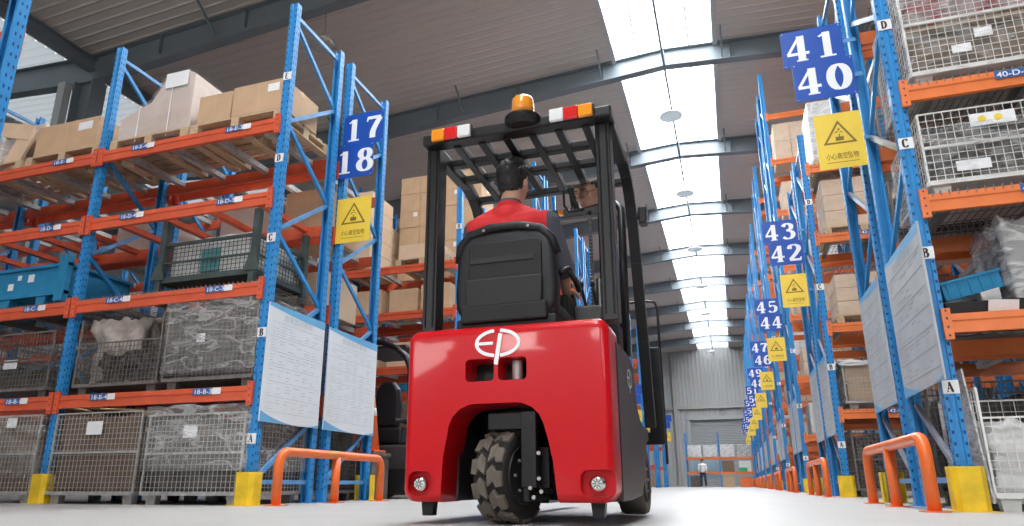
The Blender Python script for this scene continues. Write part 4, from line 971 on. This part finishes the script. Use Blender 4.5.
# wheels
def wheel(parent, x, y, r, w, rz, treads, label=None):
    k_ = .955 if treads else 1
    t = part('wheel', MB().lathe([(r*.62, -w/2+.01), (r*.90*k_, -w/2), (r*.955*k_, -w/2+.02), (r*.965*k_, 0), (r*.955*k_, w/2-.02), (r*.90, w/2), (r*.62, w/2-.01)], 48, axis='x'), m_tyreb if treads else m_tyre, parent, (x, y, r), (0, 0, rz), smooth=True)
    b = MB(); b.lathe([(.02, -w/2+.01), (r*.5, -w/2+.02), (r*.62, -w/2), (r*.64, -w/2+.02), (r*.64, w/2-.02), (r*.62, w/2), (r*.5, w/2-.03), (.02, w/2-.02)], 32, axis='x'); part('rim', b, m_rim, t, smooth=False)
    b = MB()
    for k in range(6): a = k*PI/3; b.lathe([(.008, w/2-.03), (.008, w/2)], 6, (0, r*.36*math.cos(a), r*.36*math.sin(a)), 'x')
    part('wheel_bolts', b, m_zinc, t)
    if treads:
        b = MB(); n = 12
        def P(u, a, q): return (u*w/2*1.0, math.sin(a)*q, math.cos(a)*q)
        for k in range(n):
            for sgn in (-1, 1):
                a0 = 2*PI*(k+(.5 if sgn > 0 else 0))/n; da = 2*PI/n*.83
                poly = [(sgn*.06, a0), (sgn*.50, a0+da*.30), (sgn*.62, a0+da*.02), (sgn*1.0, a0+da*.05), (sgn*1.0, a0+da*.80), (sgn*.62, a0+da*.82), (sgn*.42, a0+da*1.12), (sgn*.06, a0+da*.80)]
                lo = [P(u, a, r*.90) for u, a in poly]; hi = [P(u*(.97 if abs(u) < 1 else .985), a, r if abs(u) < 1 else r*.985) for u, a in poly]
                nn = len(poly); b.add(lo+hi, [tuple(range(nn)), tuple(range(2*nn-1, nn-1, -1))]+[(i, i+nn, (i+1) % nn+nn, (i+1) % nn) for i in range(nn)])
        part('tread_blocks', b, m_tyre, t, bev=.004)
    return t
wheel(fk, -.045, .20, .215, .165, R_(-14), True)
b = MB(); b.box(.055, .085, .06, .34, .10, .42); b.box(-.13, .10, .08, .36, .42, .50); b.box(.085, .16, .12, .32, .16, .34); b.box(.05, .125, .05, .10, .16, .50)
part('steer_fork', b, m_metal, fk, rot=(0, 0, R_(-6)), bev=.006)
b = MB(); b.lathe([(.05, 0), (.075, .01), (.085, .05), (.06, .07)], 16, (.10, .20, .215), 'x')
part('drive_hub', b, m_metal, fk)
b = MB()
for a, c in ((.115, .47), (.115, .12), (.14, .20), (.14, .31), (.15, .145), (.10, .16)): b.lathe([(.009, -.006), (.009, .0)], 8, (a, .045, c), 'y')
part('fork_bolts', b, m_zinc, fk)
b = MB(); b.tube([(.17, .14, .5), (.2, .12, .42), (.18, .13, .32), (.20, .15, .22), (.16, .16, .15)], .008, 6); b.tube([(.15, .14, .5), (.17, .11, .4), (.205, .12, .3), (.17, .14, .2)], .006, 6); part('cables', b, m_metal, fk, smooth=True)
for sx in (-.40, .40): wheel(fk, sx, 1.20, .20, .15, 0, False)
# overhead guard
PT = .072
def post(x):
    b = MB(); b.box(x-PT/2, x+PT/2, .06, .16, .9, 1.93); b.box(x-PT/2+.012, x-PT/2+.02, .052, .06, .93, 1.9); b.box(x+PT/2-.02, x+PT/2-.012, .052, .06, .93, 1.9)
    return b
for x in (-.425, .487): part('guard_post', post(x), m_metal, fk, bev=.006)
b = MB(); b.box(-.465, .545, .0, .09, 1.912, 1.972); part('guard_rear_rail', b, m_metal, fk, bev=.01)
for x in (-.435, .515):
    b = MB(); b.box(x-.03, x+.03, .08, .50, 1.89, 1.955); part('guard_side_rail', b, m_metal, fk, bev=.008)
    pts = [(x, .48, 1.93), (x, .58, 1.925), (x, .68, 1.90), (x, .76, 1.85), (x, .82, 1.78), (x, .87, 1.68), (x, .95, 1.45), (x, 1.08, 1.0), (x, 1.20, .5)]
    b = MB()
    for i in range(len(pts)-1): b.bar(pts[i], pts[i+1], .05, .062, up=(1, 0, 0))
    part('guard_front_leg', b, m_metal, fk, bev=.004)
for y_ in (.29, .50, .76): part('guard_cross_bar', MB().bar((-.435, y_, 1.925 if y_ < .7 else 1.90), (.515, y_, 1.925 if y_ < .7 else 1.90), .05, .04), m_metal, fk, bev=.006)
for i in range(6):
    x = -.29+i*.139
    part('guard_roof_bar', MB().bar((x, .06, 1.925), (x+.0, .76, 1.905), .042, .045), m_metal, fk, bev=.004)
for x0_, cols in ((-.40, (m_lor, m_lred, m_lwh)), (.24, (m_lwh, m_lred, m_lor))):
    base = part('rear_lamp', MB().box(x0_-.005, x0_+.225, -.012, .0, 1.905, 1.985), m_metal, fk, bev=.003)
    for i, mm in enumerate(cols):
        o = part('lens', MB().box(x0_+i*.073, x0_+.071+i*.073, -.035, -.012, 1.912, 1.978), mm, base, bev=.006, seg=3)
bc = part('beacon', MB().lathe([(.06, -.045), (.088, -.024), (.094, -.014), (.094, -.004), (.055, .020)], 28, (.095, .0, 1.972)), m_metal, fk)
part('beacon_dome', MB().lathe([(.030, .010), (.054, .030), (.058, .045), (.056, .100), (.050, .112), (.02, .118)], 28, (.095, .0, 1.972)), m_lor, bc, smooth=True)
# seat
sy = .09
seat = part('seat_shell', MB().prism([(-.27, .97), (-.29, 1.02), (-.295, 1.10), (-.285, 1.28), (-.265, 1.35), (-.215, 1.40), (-.12, 1.42), (.06, 1.42), (.155, 1.40), (.205, 1.35), (.225, 1.28), (.235, 1.10), (.23, 1.02), (.21, .97)], sy-.02, sy+.09, 'y'), m_vinyl, fk, bev=.035, seg=4); 
bake(seat); auto_smooth(seat, 50)
b = MB().prism([(-.275, 1.05), (-.255, 1.32), (-.19, 1.38), (.13, 1.38), (.195, 1.32), (.215, 1.05)], sy+.07, sy+.16, 'y'); part('back_cushion', b, m_vinyl, fk, bev=.03, seg=3)
b = MB(); b.tube([(-.29, sy+.03, 1.27), (-.272, sy+.0, 1.345), (-.215, sy-.01, 1.40), (-.1, sy-.02, 1.424), (.04, sy-.02, 1.424), (.155, sy-.01, 1.40), (.212, sy+.0, 1.345), (.232, sy+.03, 1.27)], .022, 10); part('seat_piping', b, m_vinyl, fk, smooth=True)
b = MB(); b.prism(roundrect_top(-.215, .165, 1.06, 1.345, .03, 3), sy-.032, sy-.018, 'y'); part('back_pad', b, m_plast, fk, bev=.006)
b = MB(); b.box(-.205, .125, sy-.038, sy-.030, 1.235, 1.262); part('pad_slot', b, m_metal, fk)
b = MB(); b.prism([(-.22, 1.01), (.165, 1.01), (.17, 1.15), (-.225, 1.15)], sy-.050, sy-.030, 'y'); part('document_pocket', b, m_vinyl, fk, bev=.006)
b = MB(); b.box(-.27, .23, sy-.0, .56, .955, 1.035); part('seat_cushion', b, m_vinyl, fk, bev=.03, seg=3)
b = MB(); b.box(-.28, .23, sy-.02, .56, .90, .96); b.box(-.25, .19, sy-.05, sy+.02, .93, 1.02); part('seat_base', b, m_plast, fk, bev=.012)
b = MB(); b.tube([(.23, sy+.06, 1.18), (.27, sy+.08, 1.2), (.275, sy+.25, 1.18), (.27, sy+.33, 1.16)], .017, 10); part('armrest', b, m_vinyl, fk, smooth=True)
b = MB()
for x in (-.13, .10): b.lathe([(.008, -.006), (.008, 0)], 10, (x, sy-.04, 1.405), 'y')
part('seat_screws', b, m_chrome, fk)
# console, levers, wheel
b = MB(); b.box(-.4, .4, .86, 1.05, .47, 1.08); b.prism([(.50, .93), (.86, .93), (.9, 1.14), (.60, 1.12)], .17, .37, 'x'); part('dashboard', b, m_plast, fk, bev=.015)
for x, z_, y_ in ((.178, 1.247, .62), (.238, 1.255, .65), (.295, 1.262, .68)):
    lv = part('lever', MB().tube([(x-.015, y_+.02, 1.08), (x+.015, y_+.03, 1.14), (x+.005, y_+.01, 1.20), (x, y_, z_-.01)], .009, 8), m_metal, fk, smooth=True)
    part('knob', MB().ball((x, y_, z_), .017, 12, sc=(.85, .85, 1.25)), m_plast, lv, smooth=True)
b = MB(); b.prism([(.36, .93), (.56, .93), (.58, 1.10), (.50, 1.15), (.38, 1.13)], .105, .215, 'x'); part('control_pod', b, m_plast, fk, bev=.012, seg=3)
sw = part('steering_wheel', MB().tube([(.15*math.cos(a*PI/12), .15*math.sin(a*PI/12), 0) for a in range(25)], .012, 8, cap=False), m_plast, fk, (-.12, .70, 1.20), (R_(-25), 0, 0), smooth=True)
part('steering_column', MB().tube([(0, 0, 0), (0, .12, -.25)], .022, 10).bar((-.15, 0, 0), (.15, 0, 0), .02, .012), m_plast, sw)
# mast
for sx in (-.27, .27):
    b = MB(); c = sx
    b.box(c-.05, c+.05, 1.38, 1.40, .1, 2.0); b.box(c-.05, c-.035, 1.38, 1.48, .1, 2.0); b.box(c+.035, c+.05, 1.38, 1.48, .1, 2.0); part('mast_channel', b, m_metal, fk)
    b = MB(); b.box(c-.03, c+.03, 1.41, 1.46, .15, 2.03); part('inner_channel', b, m_panel, fk)
    b = MB()
    for i in range(60): b.box(sx*.62-.012, sx*.62+.012, 1.36, 1.372, .5+i*.025, .518+i*.025)
    part('lift_chain', b, m_rim, fk)
    part('lift_cylinder', MB().tube([(sx*.8, 1.36, .15), (sx*.8, 1.36, 1.5)], .024, 12), m_metal, fk, smooth=True)
for z_ in (2.0, 1.2, .5): part('mast_cross_member', MB().box(-.32, .32, 1.36, 1.42, z_-.03, z_+.035), m_metal, fk, bev=.004)
b = MB(); b.tube([(.385, 1.30, .95), (.39, 1.32, 1.84), (.385, 1.36, 1.98), (.35, 1.38, 2.03), (.30, 1.38, 2.03)], .026, 8); b.tube([(.355, 1.30, .95), (.36, 1.32, 1.6), (.35, 1.36, 1.75)], .012, 8); part('hydraulic_hose', b, m_metal, fk, smooth=True)
b = MB(); b.tube([(-.52, 1.62, .3), (-.52, 1.62, 1.32), (-.50, 1.62, 1.375), (-.45, 1.62, 1.385), (.50, 1.62, 1.385), (.545, 1.62, 1.375), (.56, 1.62, 1.32), (.56, 1.62, .3)], .009, 8)
for x in (-.25, 0, .25): b.tube([(x, 1.62, .3), (x, 1.62, 1.385)], .012, 8)
part('load_backrest', b, m_metal, fk, smooth=True)
b = MB(); b.box(-.5, .45, 1.58, 1.62, .12, .2); b.box(-.5, .555, 1.58, 1.62, .42, .5); b.box(.47, .56, 1.56, 1.62, .42, 1.05); part('fork_carriage', b, m_metal, fk, bev=.004)
for x in (-.28, .28): part('fork_tine', MB().box(x-.05, x+.05, 1.62, 1.66, .06, .5).box(x-.05, x+.05, 1.62, 2.6, .055, .09), m_metal, fk, bev=.004)
b = MB(); b.box(.555, .60, .84, .92, 1.66, 1.765); b.bar((.53, .87, 1.71), (.56, .87, 1.71), .03, .03); part('work_lamp', b, m_plast, fk, bev=.008)
# rear-view mirror
MC = Vector((-.690, 3.61, 1.800)); face = Vector((-1.0, 3.29, 1.755)); nrm = ((Vector((0, 0, .175))-MC).normalized()+(face-MC).normalized()).normalized()
q = nrm.to_track_quat('Y', 'Z')
mh = part('mirror_housing', MB().cbox((0, -.008, 0), (.215, .014, .145)), m_plast, fk); mh.rotation_mode = 'QUATERNION'; mh.rotation_quaternion = q; mh.location = MC-Vector((FX, FY, 0)); addbev(mh, .012, 3)
part('mirror', MB().box(-.100, .100, .0, .0015, -.066, .066), m_mirror, mh)
b = MB(); b.tube([(-.815-FX, .74, 1.90), (-.825-FX, .69, 1.85), (-.82-FX, .68, 1.76), (-.79-FX, .68, 1.72), (-.70-FX, .67, 1.715)], .008, 8); b.tube([(-.78-FX, .74, 1.90), (-.785-FX, .69, 1.84), (-.77-FX, .68, 1.75)], .008, 8); part('mirror_arm', b, m_metal, fk, smooth=True)
b = MB(); b.box(-.865-FX, -.835-FX, .70, .74, 1.72, 1.745); part('amber_lamp', b, m_lor, fk, bev=.004)

# ------------------------------------------------------------------ the driver
def fuse(name, b, m, vox, smooth_it=6, parent=None):
    me = b.mesh(name, m, True, fix=False); o = link(name, me, parent)
    q = o.modifiers.new('r', 'REMESH'); q.mode = 'VOXEL'; q.voxel_size = vox; q.use_smooth_shade = True
    s_ = o.modifiers.new('s', 'SMOOTH'); s_.factor = .5; s_.iterations = smooth_it
    bake(o); o.data.materials.clear(); 
    o.data.materials.append(m)
    for p in o.data.polygons: p.use_smooth = True; p.material_index = 0
    return o
def limb(b, a, c, ra, rc, n=14, m=0):
    b.tube([a, c], [ra, rc], n, m); b.ball(a, ra, n, m); b.ball(c, rc, n, m)
HC = Vector((-1.015, 3.245, 1.772))   # head centre
SLf, SRt = Vector((-1.225, 3.235, 1.50)), Vector((-.830, 3.225, 1.495))
ELf, ERt = Vector((-1.27, 3.40, 1.22)), Vector((-.765, 3.31, 1.25))
WLf, WRt = Vector((-1.18, 3.63, 1.21)), Vector((-.795, 3.515, 1.205))
b = MB()
HR = Euler((0, 0, R_(-14))).to_matrix()      # head turned a little to the right
def hp(x, y, z): return HC+HR @ Vector((x, y, z))
b2 = MB(); b2.ball((0, 0, .01), .1, 24, sc=(.76, .96, 1.05)); b2.ball((0, .022, -.045), .08, 20, sc=(.74, .90, .85)); b2.ball((0, .045, -.092), .034, 14, sc=(1.1, .9, .75))
b2.tube([(0, .082, .012), (0, .112, -.028)], [.009, .015], 8); b2.ball((0, .104, -.030), .015, 8); b2.ball((-.012, .096, -.033), .009, 8); b2.ball((.012, .096, -.033), .009, 8)
b2.tube([(-.045, .072, .022), (0, .088, .024), (.045, .072, .022)], [.009, .010, .009], 8)         # brow
for sx in (-1, 1):
    b2.ball((sx*.038, .062, -.028), .021, 10)                                                       # cheeks
    b2.ball((sx*.077, .0, -.018), .03, 12, sc=(.32, .62, 1.05))                                     # ears
b2.tube([(-.022, .088, -.062), (0, .096, -.060), (.022, .088, -.062)], [.005, .007, .005], 8); b2.tube([(-.018, .086, -.073), (0, .093, -.073), (.018, .086, -.073)], [.005, .007, .005], 8)
k = len(b.v); b.v += [tuple(hp(*p)) for p in b2.v]; b.f += [tuple(i+k for i in f) for f in b2.f]; b.m += b2.m
limb(b, HC+Vector((0, -.012, -.06)), (-1.028, 3.215, 1.57), .056, .062)
b.tube([(-1.035, 3.27, .98), (-1.035, 3.25, 1.1), (-1.033, 3.23, 1.25), (-1.032, 3.225, 1.40), (-1.03, 3.22, 1.50), (-1.028, 3.218, 1.58)], [.13, .13, .13, .14, .10, .058], 20)
limb(b, (-1.16, 3.225, 1.48), (-.91, 3.22, 1.475), .07, .07)
limb(b, SLf, ELf, .055, .042); limb(b, SRt, ERt, .055, .042); limb(b, ELf, WLf, .041, .027); limb(b, ERt, WRt, .040, .027)
for sx, kn in ((-.085, (-1.17, 3.74, 1.03)), (.085, (-.90, 3.74, 1.03))):
    hip = (-1.035+sx, 3.30, 1.06); limb(b, hip, kn, .085, .058); limb(b, kn, (kn[0], kn[1]+.02, .60), .055, .038); limb(b, (kn[0], kn[1]+.0, .545), (kn[0], kn[1]+.06, .535), .036, .03)
def hand(b, w, d, palm_n, side, curl):
    w, d = Vector(w), Vector(d).normalized(); n_ = Vector(palm_n).normalized(); s_ = d.cross(n_).normalized()*side
    limb(b, w, w+d*.03, .026, .028, 12)
    for i in range(4):
        o0 = w+d*.035+s_*(-.027+i*.018); limb(b, w+s_*(-.014+i*.01), o0+d*.04, .014, .0115, 10)
        ln = (.040, .046, .043, .034)[i]; p = o0+d*.045; dd = d.copy()
        for j in range(3):
            dd = (dd+n_*curl*(.55+.1*j)).normalized(); q_ = p+dd*ln*(1, .68, .55)[j]; limb(b, p, q_, .0095-.0012*j, .0088-.0013*j, 8); p = q_
    t0 = w+d*.015-s_*.026; t1 = t0+(d*.6-s_*.6+n_*.35).normalized()*.04; t2 = t1+(d*.8-s_*.1+n_*.55).normalized()*.032; limb(b, t0, t1, .013, .0115, 8); limb(b, t1, t2, .011, .009, 8)
hand(b, WRt, (-.05, 1, .02), (0, .1, -1), 1, 1.0)
hand(b, WLf, (.35, .8, -.1), (0.1, .2, -1), -1, 1.1)
body = fuse('person', b, m_skin, .0055, 5)
tag(body, 'seated driver with short black hair in a red and dark grey shirt', 'person')
# shirt: torso and upper arms a little outside the body, red yoke above grey
b = MB()
b.tube([(-1.035, 3.28, 1.0), (-1.035, 3.255, 1.1), (-1.034, 3.235, 1.25), (-1.033, 3.225, 1.38)], [.172, .165, .170, .178], 20); b.ball((-1.033, 3.225, 1.42), .178, 20, sc=(1, .8, .6)); b.ball((-1.03, 3.21, 1.545), .088, 16, sc=(1.1, 1, .8))
limb(b, (-1.165, 3.225, 1.482), (-.907, 3.22, 1.477), .104, .104)
limb(b, (-1.175, 3.225, 1.50), (-1.06, 3.225, 1.578), .085, .06); limb(b, (-.895, 3.225, 1.495), (-1.0, 3.22, 1.578), .085, .06)
limb(b, SLf, SLf.lerp(ELf, .92), .072, .062); limb(b, SRt, SRt.lerp(ERt, .92), .076, .066)
b.lathe([(.062, 0), (.070, .02), (.064, .045)], 20, (-1.028, 3.22, 1.60))
shirt = fuse('shirt', b, m_shg, .0065, 5, body); shirt.data.materials.append(m_shr)
for p in shirt.data.polygons:
    c = p.center
    if (c.z > 1.452-.3*max(0, abs(c.x+1.033)-.12) and abs(c.x+1.033) < .225 and c.z < 1.625) : p.material_index = 1
# trousers
b = MB(); b.ball((-1.035, 3.29, 1.04), .168, 18, sc=(1, .85, .55))
for sx, kn in ((-.085, (-1.17, 3.74, 1.03)), (.085, (-.90, 3.74, 1.03))):
    hip = (-1.035+sx, 3.30, 1.06); limb(b, hip, kn, .094, .068); limb(b, kn, (kn[0], kn[1]+.02, .62), .066, .056)
fuse('trousers', b, m_trs, .009, 5, body)
b = MB()
for kx in (-1.17, -.90): limb(b, (kx, 3.73, .52), (kx, 3.86, .515), .045, .040)
fuse('shoes', b, m_plast, .008, 3, body)
# hair
from mathutils import noise as NZ
b2 = MB(); b2.ball((0, -.008, .026), .107, 40, sc=(.80, .97, 1.0)); b2.ball((0, -.030, -.015), .09, 24, sc=(.80, .80, .95)); b2.ball((.0, .05, .085), .055, 20, sc=(1.25, 1, .55)); b2.ball((-.03, .0, .105), .05, 14, sc=(1, 1.2, .45)); b2.ball((.03, -.03, .10), .05, 14, sc=(1, 1.2, .45))
b = MB(); b.v = [tuple(hp(*p)) for p in b2.v]; b.f = b2.f; b.m = b2.m
hair = fuse('hair', b, m_hair, .0045, 2, body)
bm = bmesh.new(); bm.from_mesh(hair.data)
HRi = HR.inverted()
kill = []
for v in bm.verts:
    p = HRi @ (v.co-HC)
    if (p.y > .045 and p.z < .055-.2*0) or (p.z < .035 and p.y > .015) or p.z < -.085: kill.append(v)
    else:
        q_ = NZ.noise(Vector((v.co.x*60, v.co.y*60, v.co.z*22))); q2 = NZ.noise(v.co*28)
        v.co = v.co+(v.co-HC).normalized()*(q_*.0055+q2*.006)
bmesh.ops.delete(bm, geom=kill, context='VERTS'); bm.to_mesh(hair.data); bm.free()
for sx in (-1, 1):
    e = part('eye', MB().ball((0, 0, 0), .0115, 14), m_eye, body, hp(sx*.031, .072, .004), smooth=True)
    part('iris', MB().ball((0, 0, 0), .006, 10, sc=(1, .5, 1)), m_black, e, HR @ Vector((0, .0095, 0)), (0, 0, R_(-14)), smooth=True)
    part('eyebrow', MB().tube([tuple(hp(sx*.016, .094, .026)), tuple(hp(sx*.032, .090, .032)), tuple(hp(sx*.048, .078, .027))], [.003, .004, .002], 6), m_hair, body)
part('mouth', MB().tube([tuple(hp(-.02, .0975, -.067)), tuple(hp(0, .1015, -.067)), tuple(hp(.02, .0975, -.067))], [.0015, .003, .0015], 6), mat('lips', (.42, .16, .13), .5), body)
b = MB()
for sx in (-1, 1):
    b.tube([tuple(hp(sx*.032+.024*math.cos(a*PI/8), .103-.012*abs(math.cos(a*PI/8)), .002+.018*math.sin(a*PI/8))) for a in range(17)], .0018, 6)
    b.tube([tuple(hp(sx*.056, .094, .004)), tuple(hp(sx*.078, .02, .002))], .0018, 6)
b.tube([tuple(hp(-.009, .104, .006)), tuple(hp(.009, .104, .006))], .0018, 6)
part('glasses', b, m_black, body)

# ------------------------------------------------------------------ parked forklift between the racks, traffic cone
pf = thing('parked_forklift', 'dark parked forklift with a black seat, half hidden behind the red forklift', 'forklift', (-4.40, 8.15, 0))
b = MB(); b.prism([(-.40, .12), (.44, .12), (.44, .62), (.36, .68), (-.34, .68), (-.40, .6)], 0, 1.1, 'y'); part('body', b, m_panel, pf, bev=.04, seg=3)
b = MB(); b.prism([(-.40, .0), (-.15, .0), (-.12, .12), (.12, .12), (.15, .0), (.42, .0), (.44, .34), (-.42, .34)], -.05, .4, 'y'); part('counterweight', b, m_metal, pf, (0, 0, .05), bev=.03)
b = MB(); b.prism([(-.17, .92), (-.20, 1.2), (-.17, 1.42), (-.08, 1.54), (.08, 1.54), (.17, 1.42), (.20, 1.2), (.17, .92)], .1, .22, 'y'); part('seat_back', b, m_vinyl, pf, bev=.04, seg=3)
b = MB(); b.box(-.24, .24, .1, .6, .70, .92); part('seat_cushion', b, m_vinyl, pf, bev=.03)
b = MB()
for sx in (-.27, .27): b.tube([(sx, .12, .98), (sx, .25, 1.0), (sx, .5, .98)], .03, 8)
b.bar((-.30, .13, 1.0), (.30, .13, 1.0), .05, .06); part('armrests', b, m_vinyl, pf, smooth=True)
pts = [(-.62, .1, 2.10), (-.35, .1, 2.11), (-.1, .1, 2.08), (.12, .1, 1.99), (.27, .1, 1.86), (.34, .1, 1.70), (.36, .1, 1.2), (.38, .1, .65)]
part('canopy_hoop', MB().tube(pts, .045, 10), m_metal, pf, smooth=True); part('canopy_hoop', MB().tube([(p[0], 1.1, p[2]) for p in pts], .035, 10), m_metal, pf, smooth=True)
b = MB(); b.box(-.6, .25, .1, 1.1, 2.0, 2.03); part('canopy_panel', b, m_metal, pf)
b = MB(); b.box(-.05, .2, .5, .7, 1.45, 1.56); part('blue_cover', b, m_bluec, pf, bev=.02)
for sx in (-.36, .40):
    part('wheel', MB().lathe([(.1, -.06), (.17, -.06), (.185, -.03), (.185, .03), (.17, .06), (.1, .06)], 28, axis='x'), m_tyre, pf, (sx, .95, .185), smooth=True)
bx = thing('plastic_crate', 'dark crate standing in the side aisle under the traffic cone', 'crate', (-4.60, 7.54, 0))
part('crate_body', MB().box(0, .42, 0, .44, 0, .55).box(-.02, .44, -.02, .46, .51, .56), m_greyb, bx, bev=.01)
cn = thing('traffic_cone', 'orange traffic cone with a white band, seen past the second white board', 'traffic cone', (-4.35, 7.77, .562))
part('cone_body', MB().lathe([(.125, .02), (.040, .68), (.03, .70)], 24), m_guard, cn, smooth=True)
part('white_band', MB().lathe([(.073, .46), (.059, .56)], 24), m_conew, cn, smooth=True)
part('cone_base', MB().box(-.15, .15, -.15, .15, 0, .03), m_guard, cn, bev=.01)

# ------------------------------------------------------------------ person far away
b = MB()
px, py = -1.95, YF-1.2
limb(b, (px, py, 1.60), (px, py, 1.64), .095, .095, 12); limb(b, (px, py, 1.5), (px, py, 1.4), .055, .09)
b.tube([(px, py, .9), (px, py, 1.1), (px, py, 1.38), (px, py, 1.46)], [.15, .14, .18, .08], 12)
for s_ in (-1, 1):
    limb(b, (px+s_*.19, py, 1.38), (px+s_*.26, py-.03, 1.1), .055, .045); limb(b, (px+s_*.26, py-.03, 1.1), (px+s_*.22, py-.2, .93), .042, .03)
    limb(b, (px+s_*.09, py, .92), (px+s_*.13, py-.08*s_, .5), .085, .06); limb(b, (px+s_*.13, py-.08*s_, .5), (px+s_*.14, py+.05*s_, .08), .058, .04); limb(b, (px+s_*.14, py+.05*s_, .04), (px+s_*.14, py+.05*s_-.15, .035), .04, .035)
    for i in range(4): limb(b, (px+s_*(.20+i*.012), py-.22, .92), (px+s_*(.19+i*.014), py-.28, .86), .011, .009, 6)
    limb(b, (px+s_*.20, py-.21, .93), (px+s_*.17, py-.25, .90), .012, .01, 6)
fp = fuse('person', b, m_skin, .02, 3); tag(fp, 'tiny standing worker in dark clothes in front of the far end rack', 'person')
b = MB(); b.tube([(px, py, .92), (px, py, 1.1), (px, py, 1.38), (px, py, 1.47)], [.175, .165, .205, .10], 12)
for s_ in (-1, 1): limb(b, (px+s_*.19, py, 1.38), (px+s_*.26, py-.03, 1.1), .072, .06)
fuse('shirt', b, m_cloth, .02, 3, fp)
b = MB()
for s_ in (-1, 1): limb(b, (px+s_*.09, py, .95), (px+s_*.13, py-.08*s_, .5), .11, .08); limb(b, (px+s_*.13, py-.08*s_, .5), (px+s_*.14, py+.05*s_, .1), .078, .065)
fuse('trousers', b, m_trs, .02, 3, fp)
part('hair', MB().ball((px, py+.01, 1.67), .11, 12, sc=(1, 1, .8)), m_hair, fp, smooth=True)
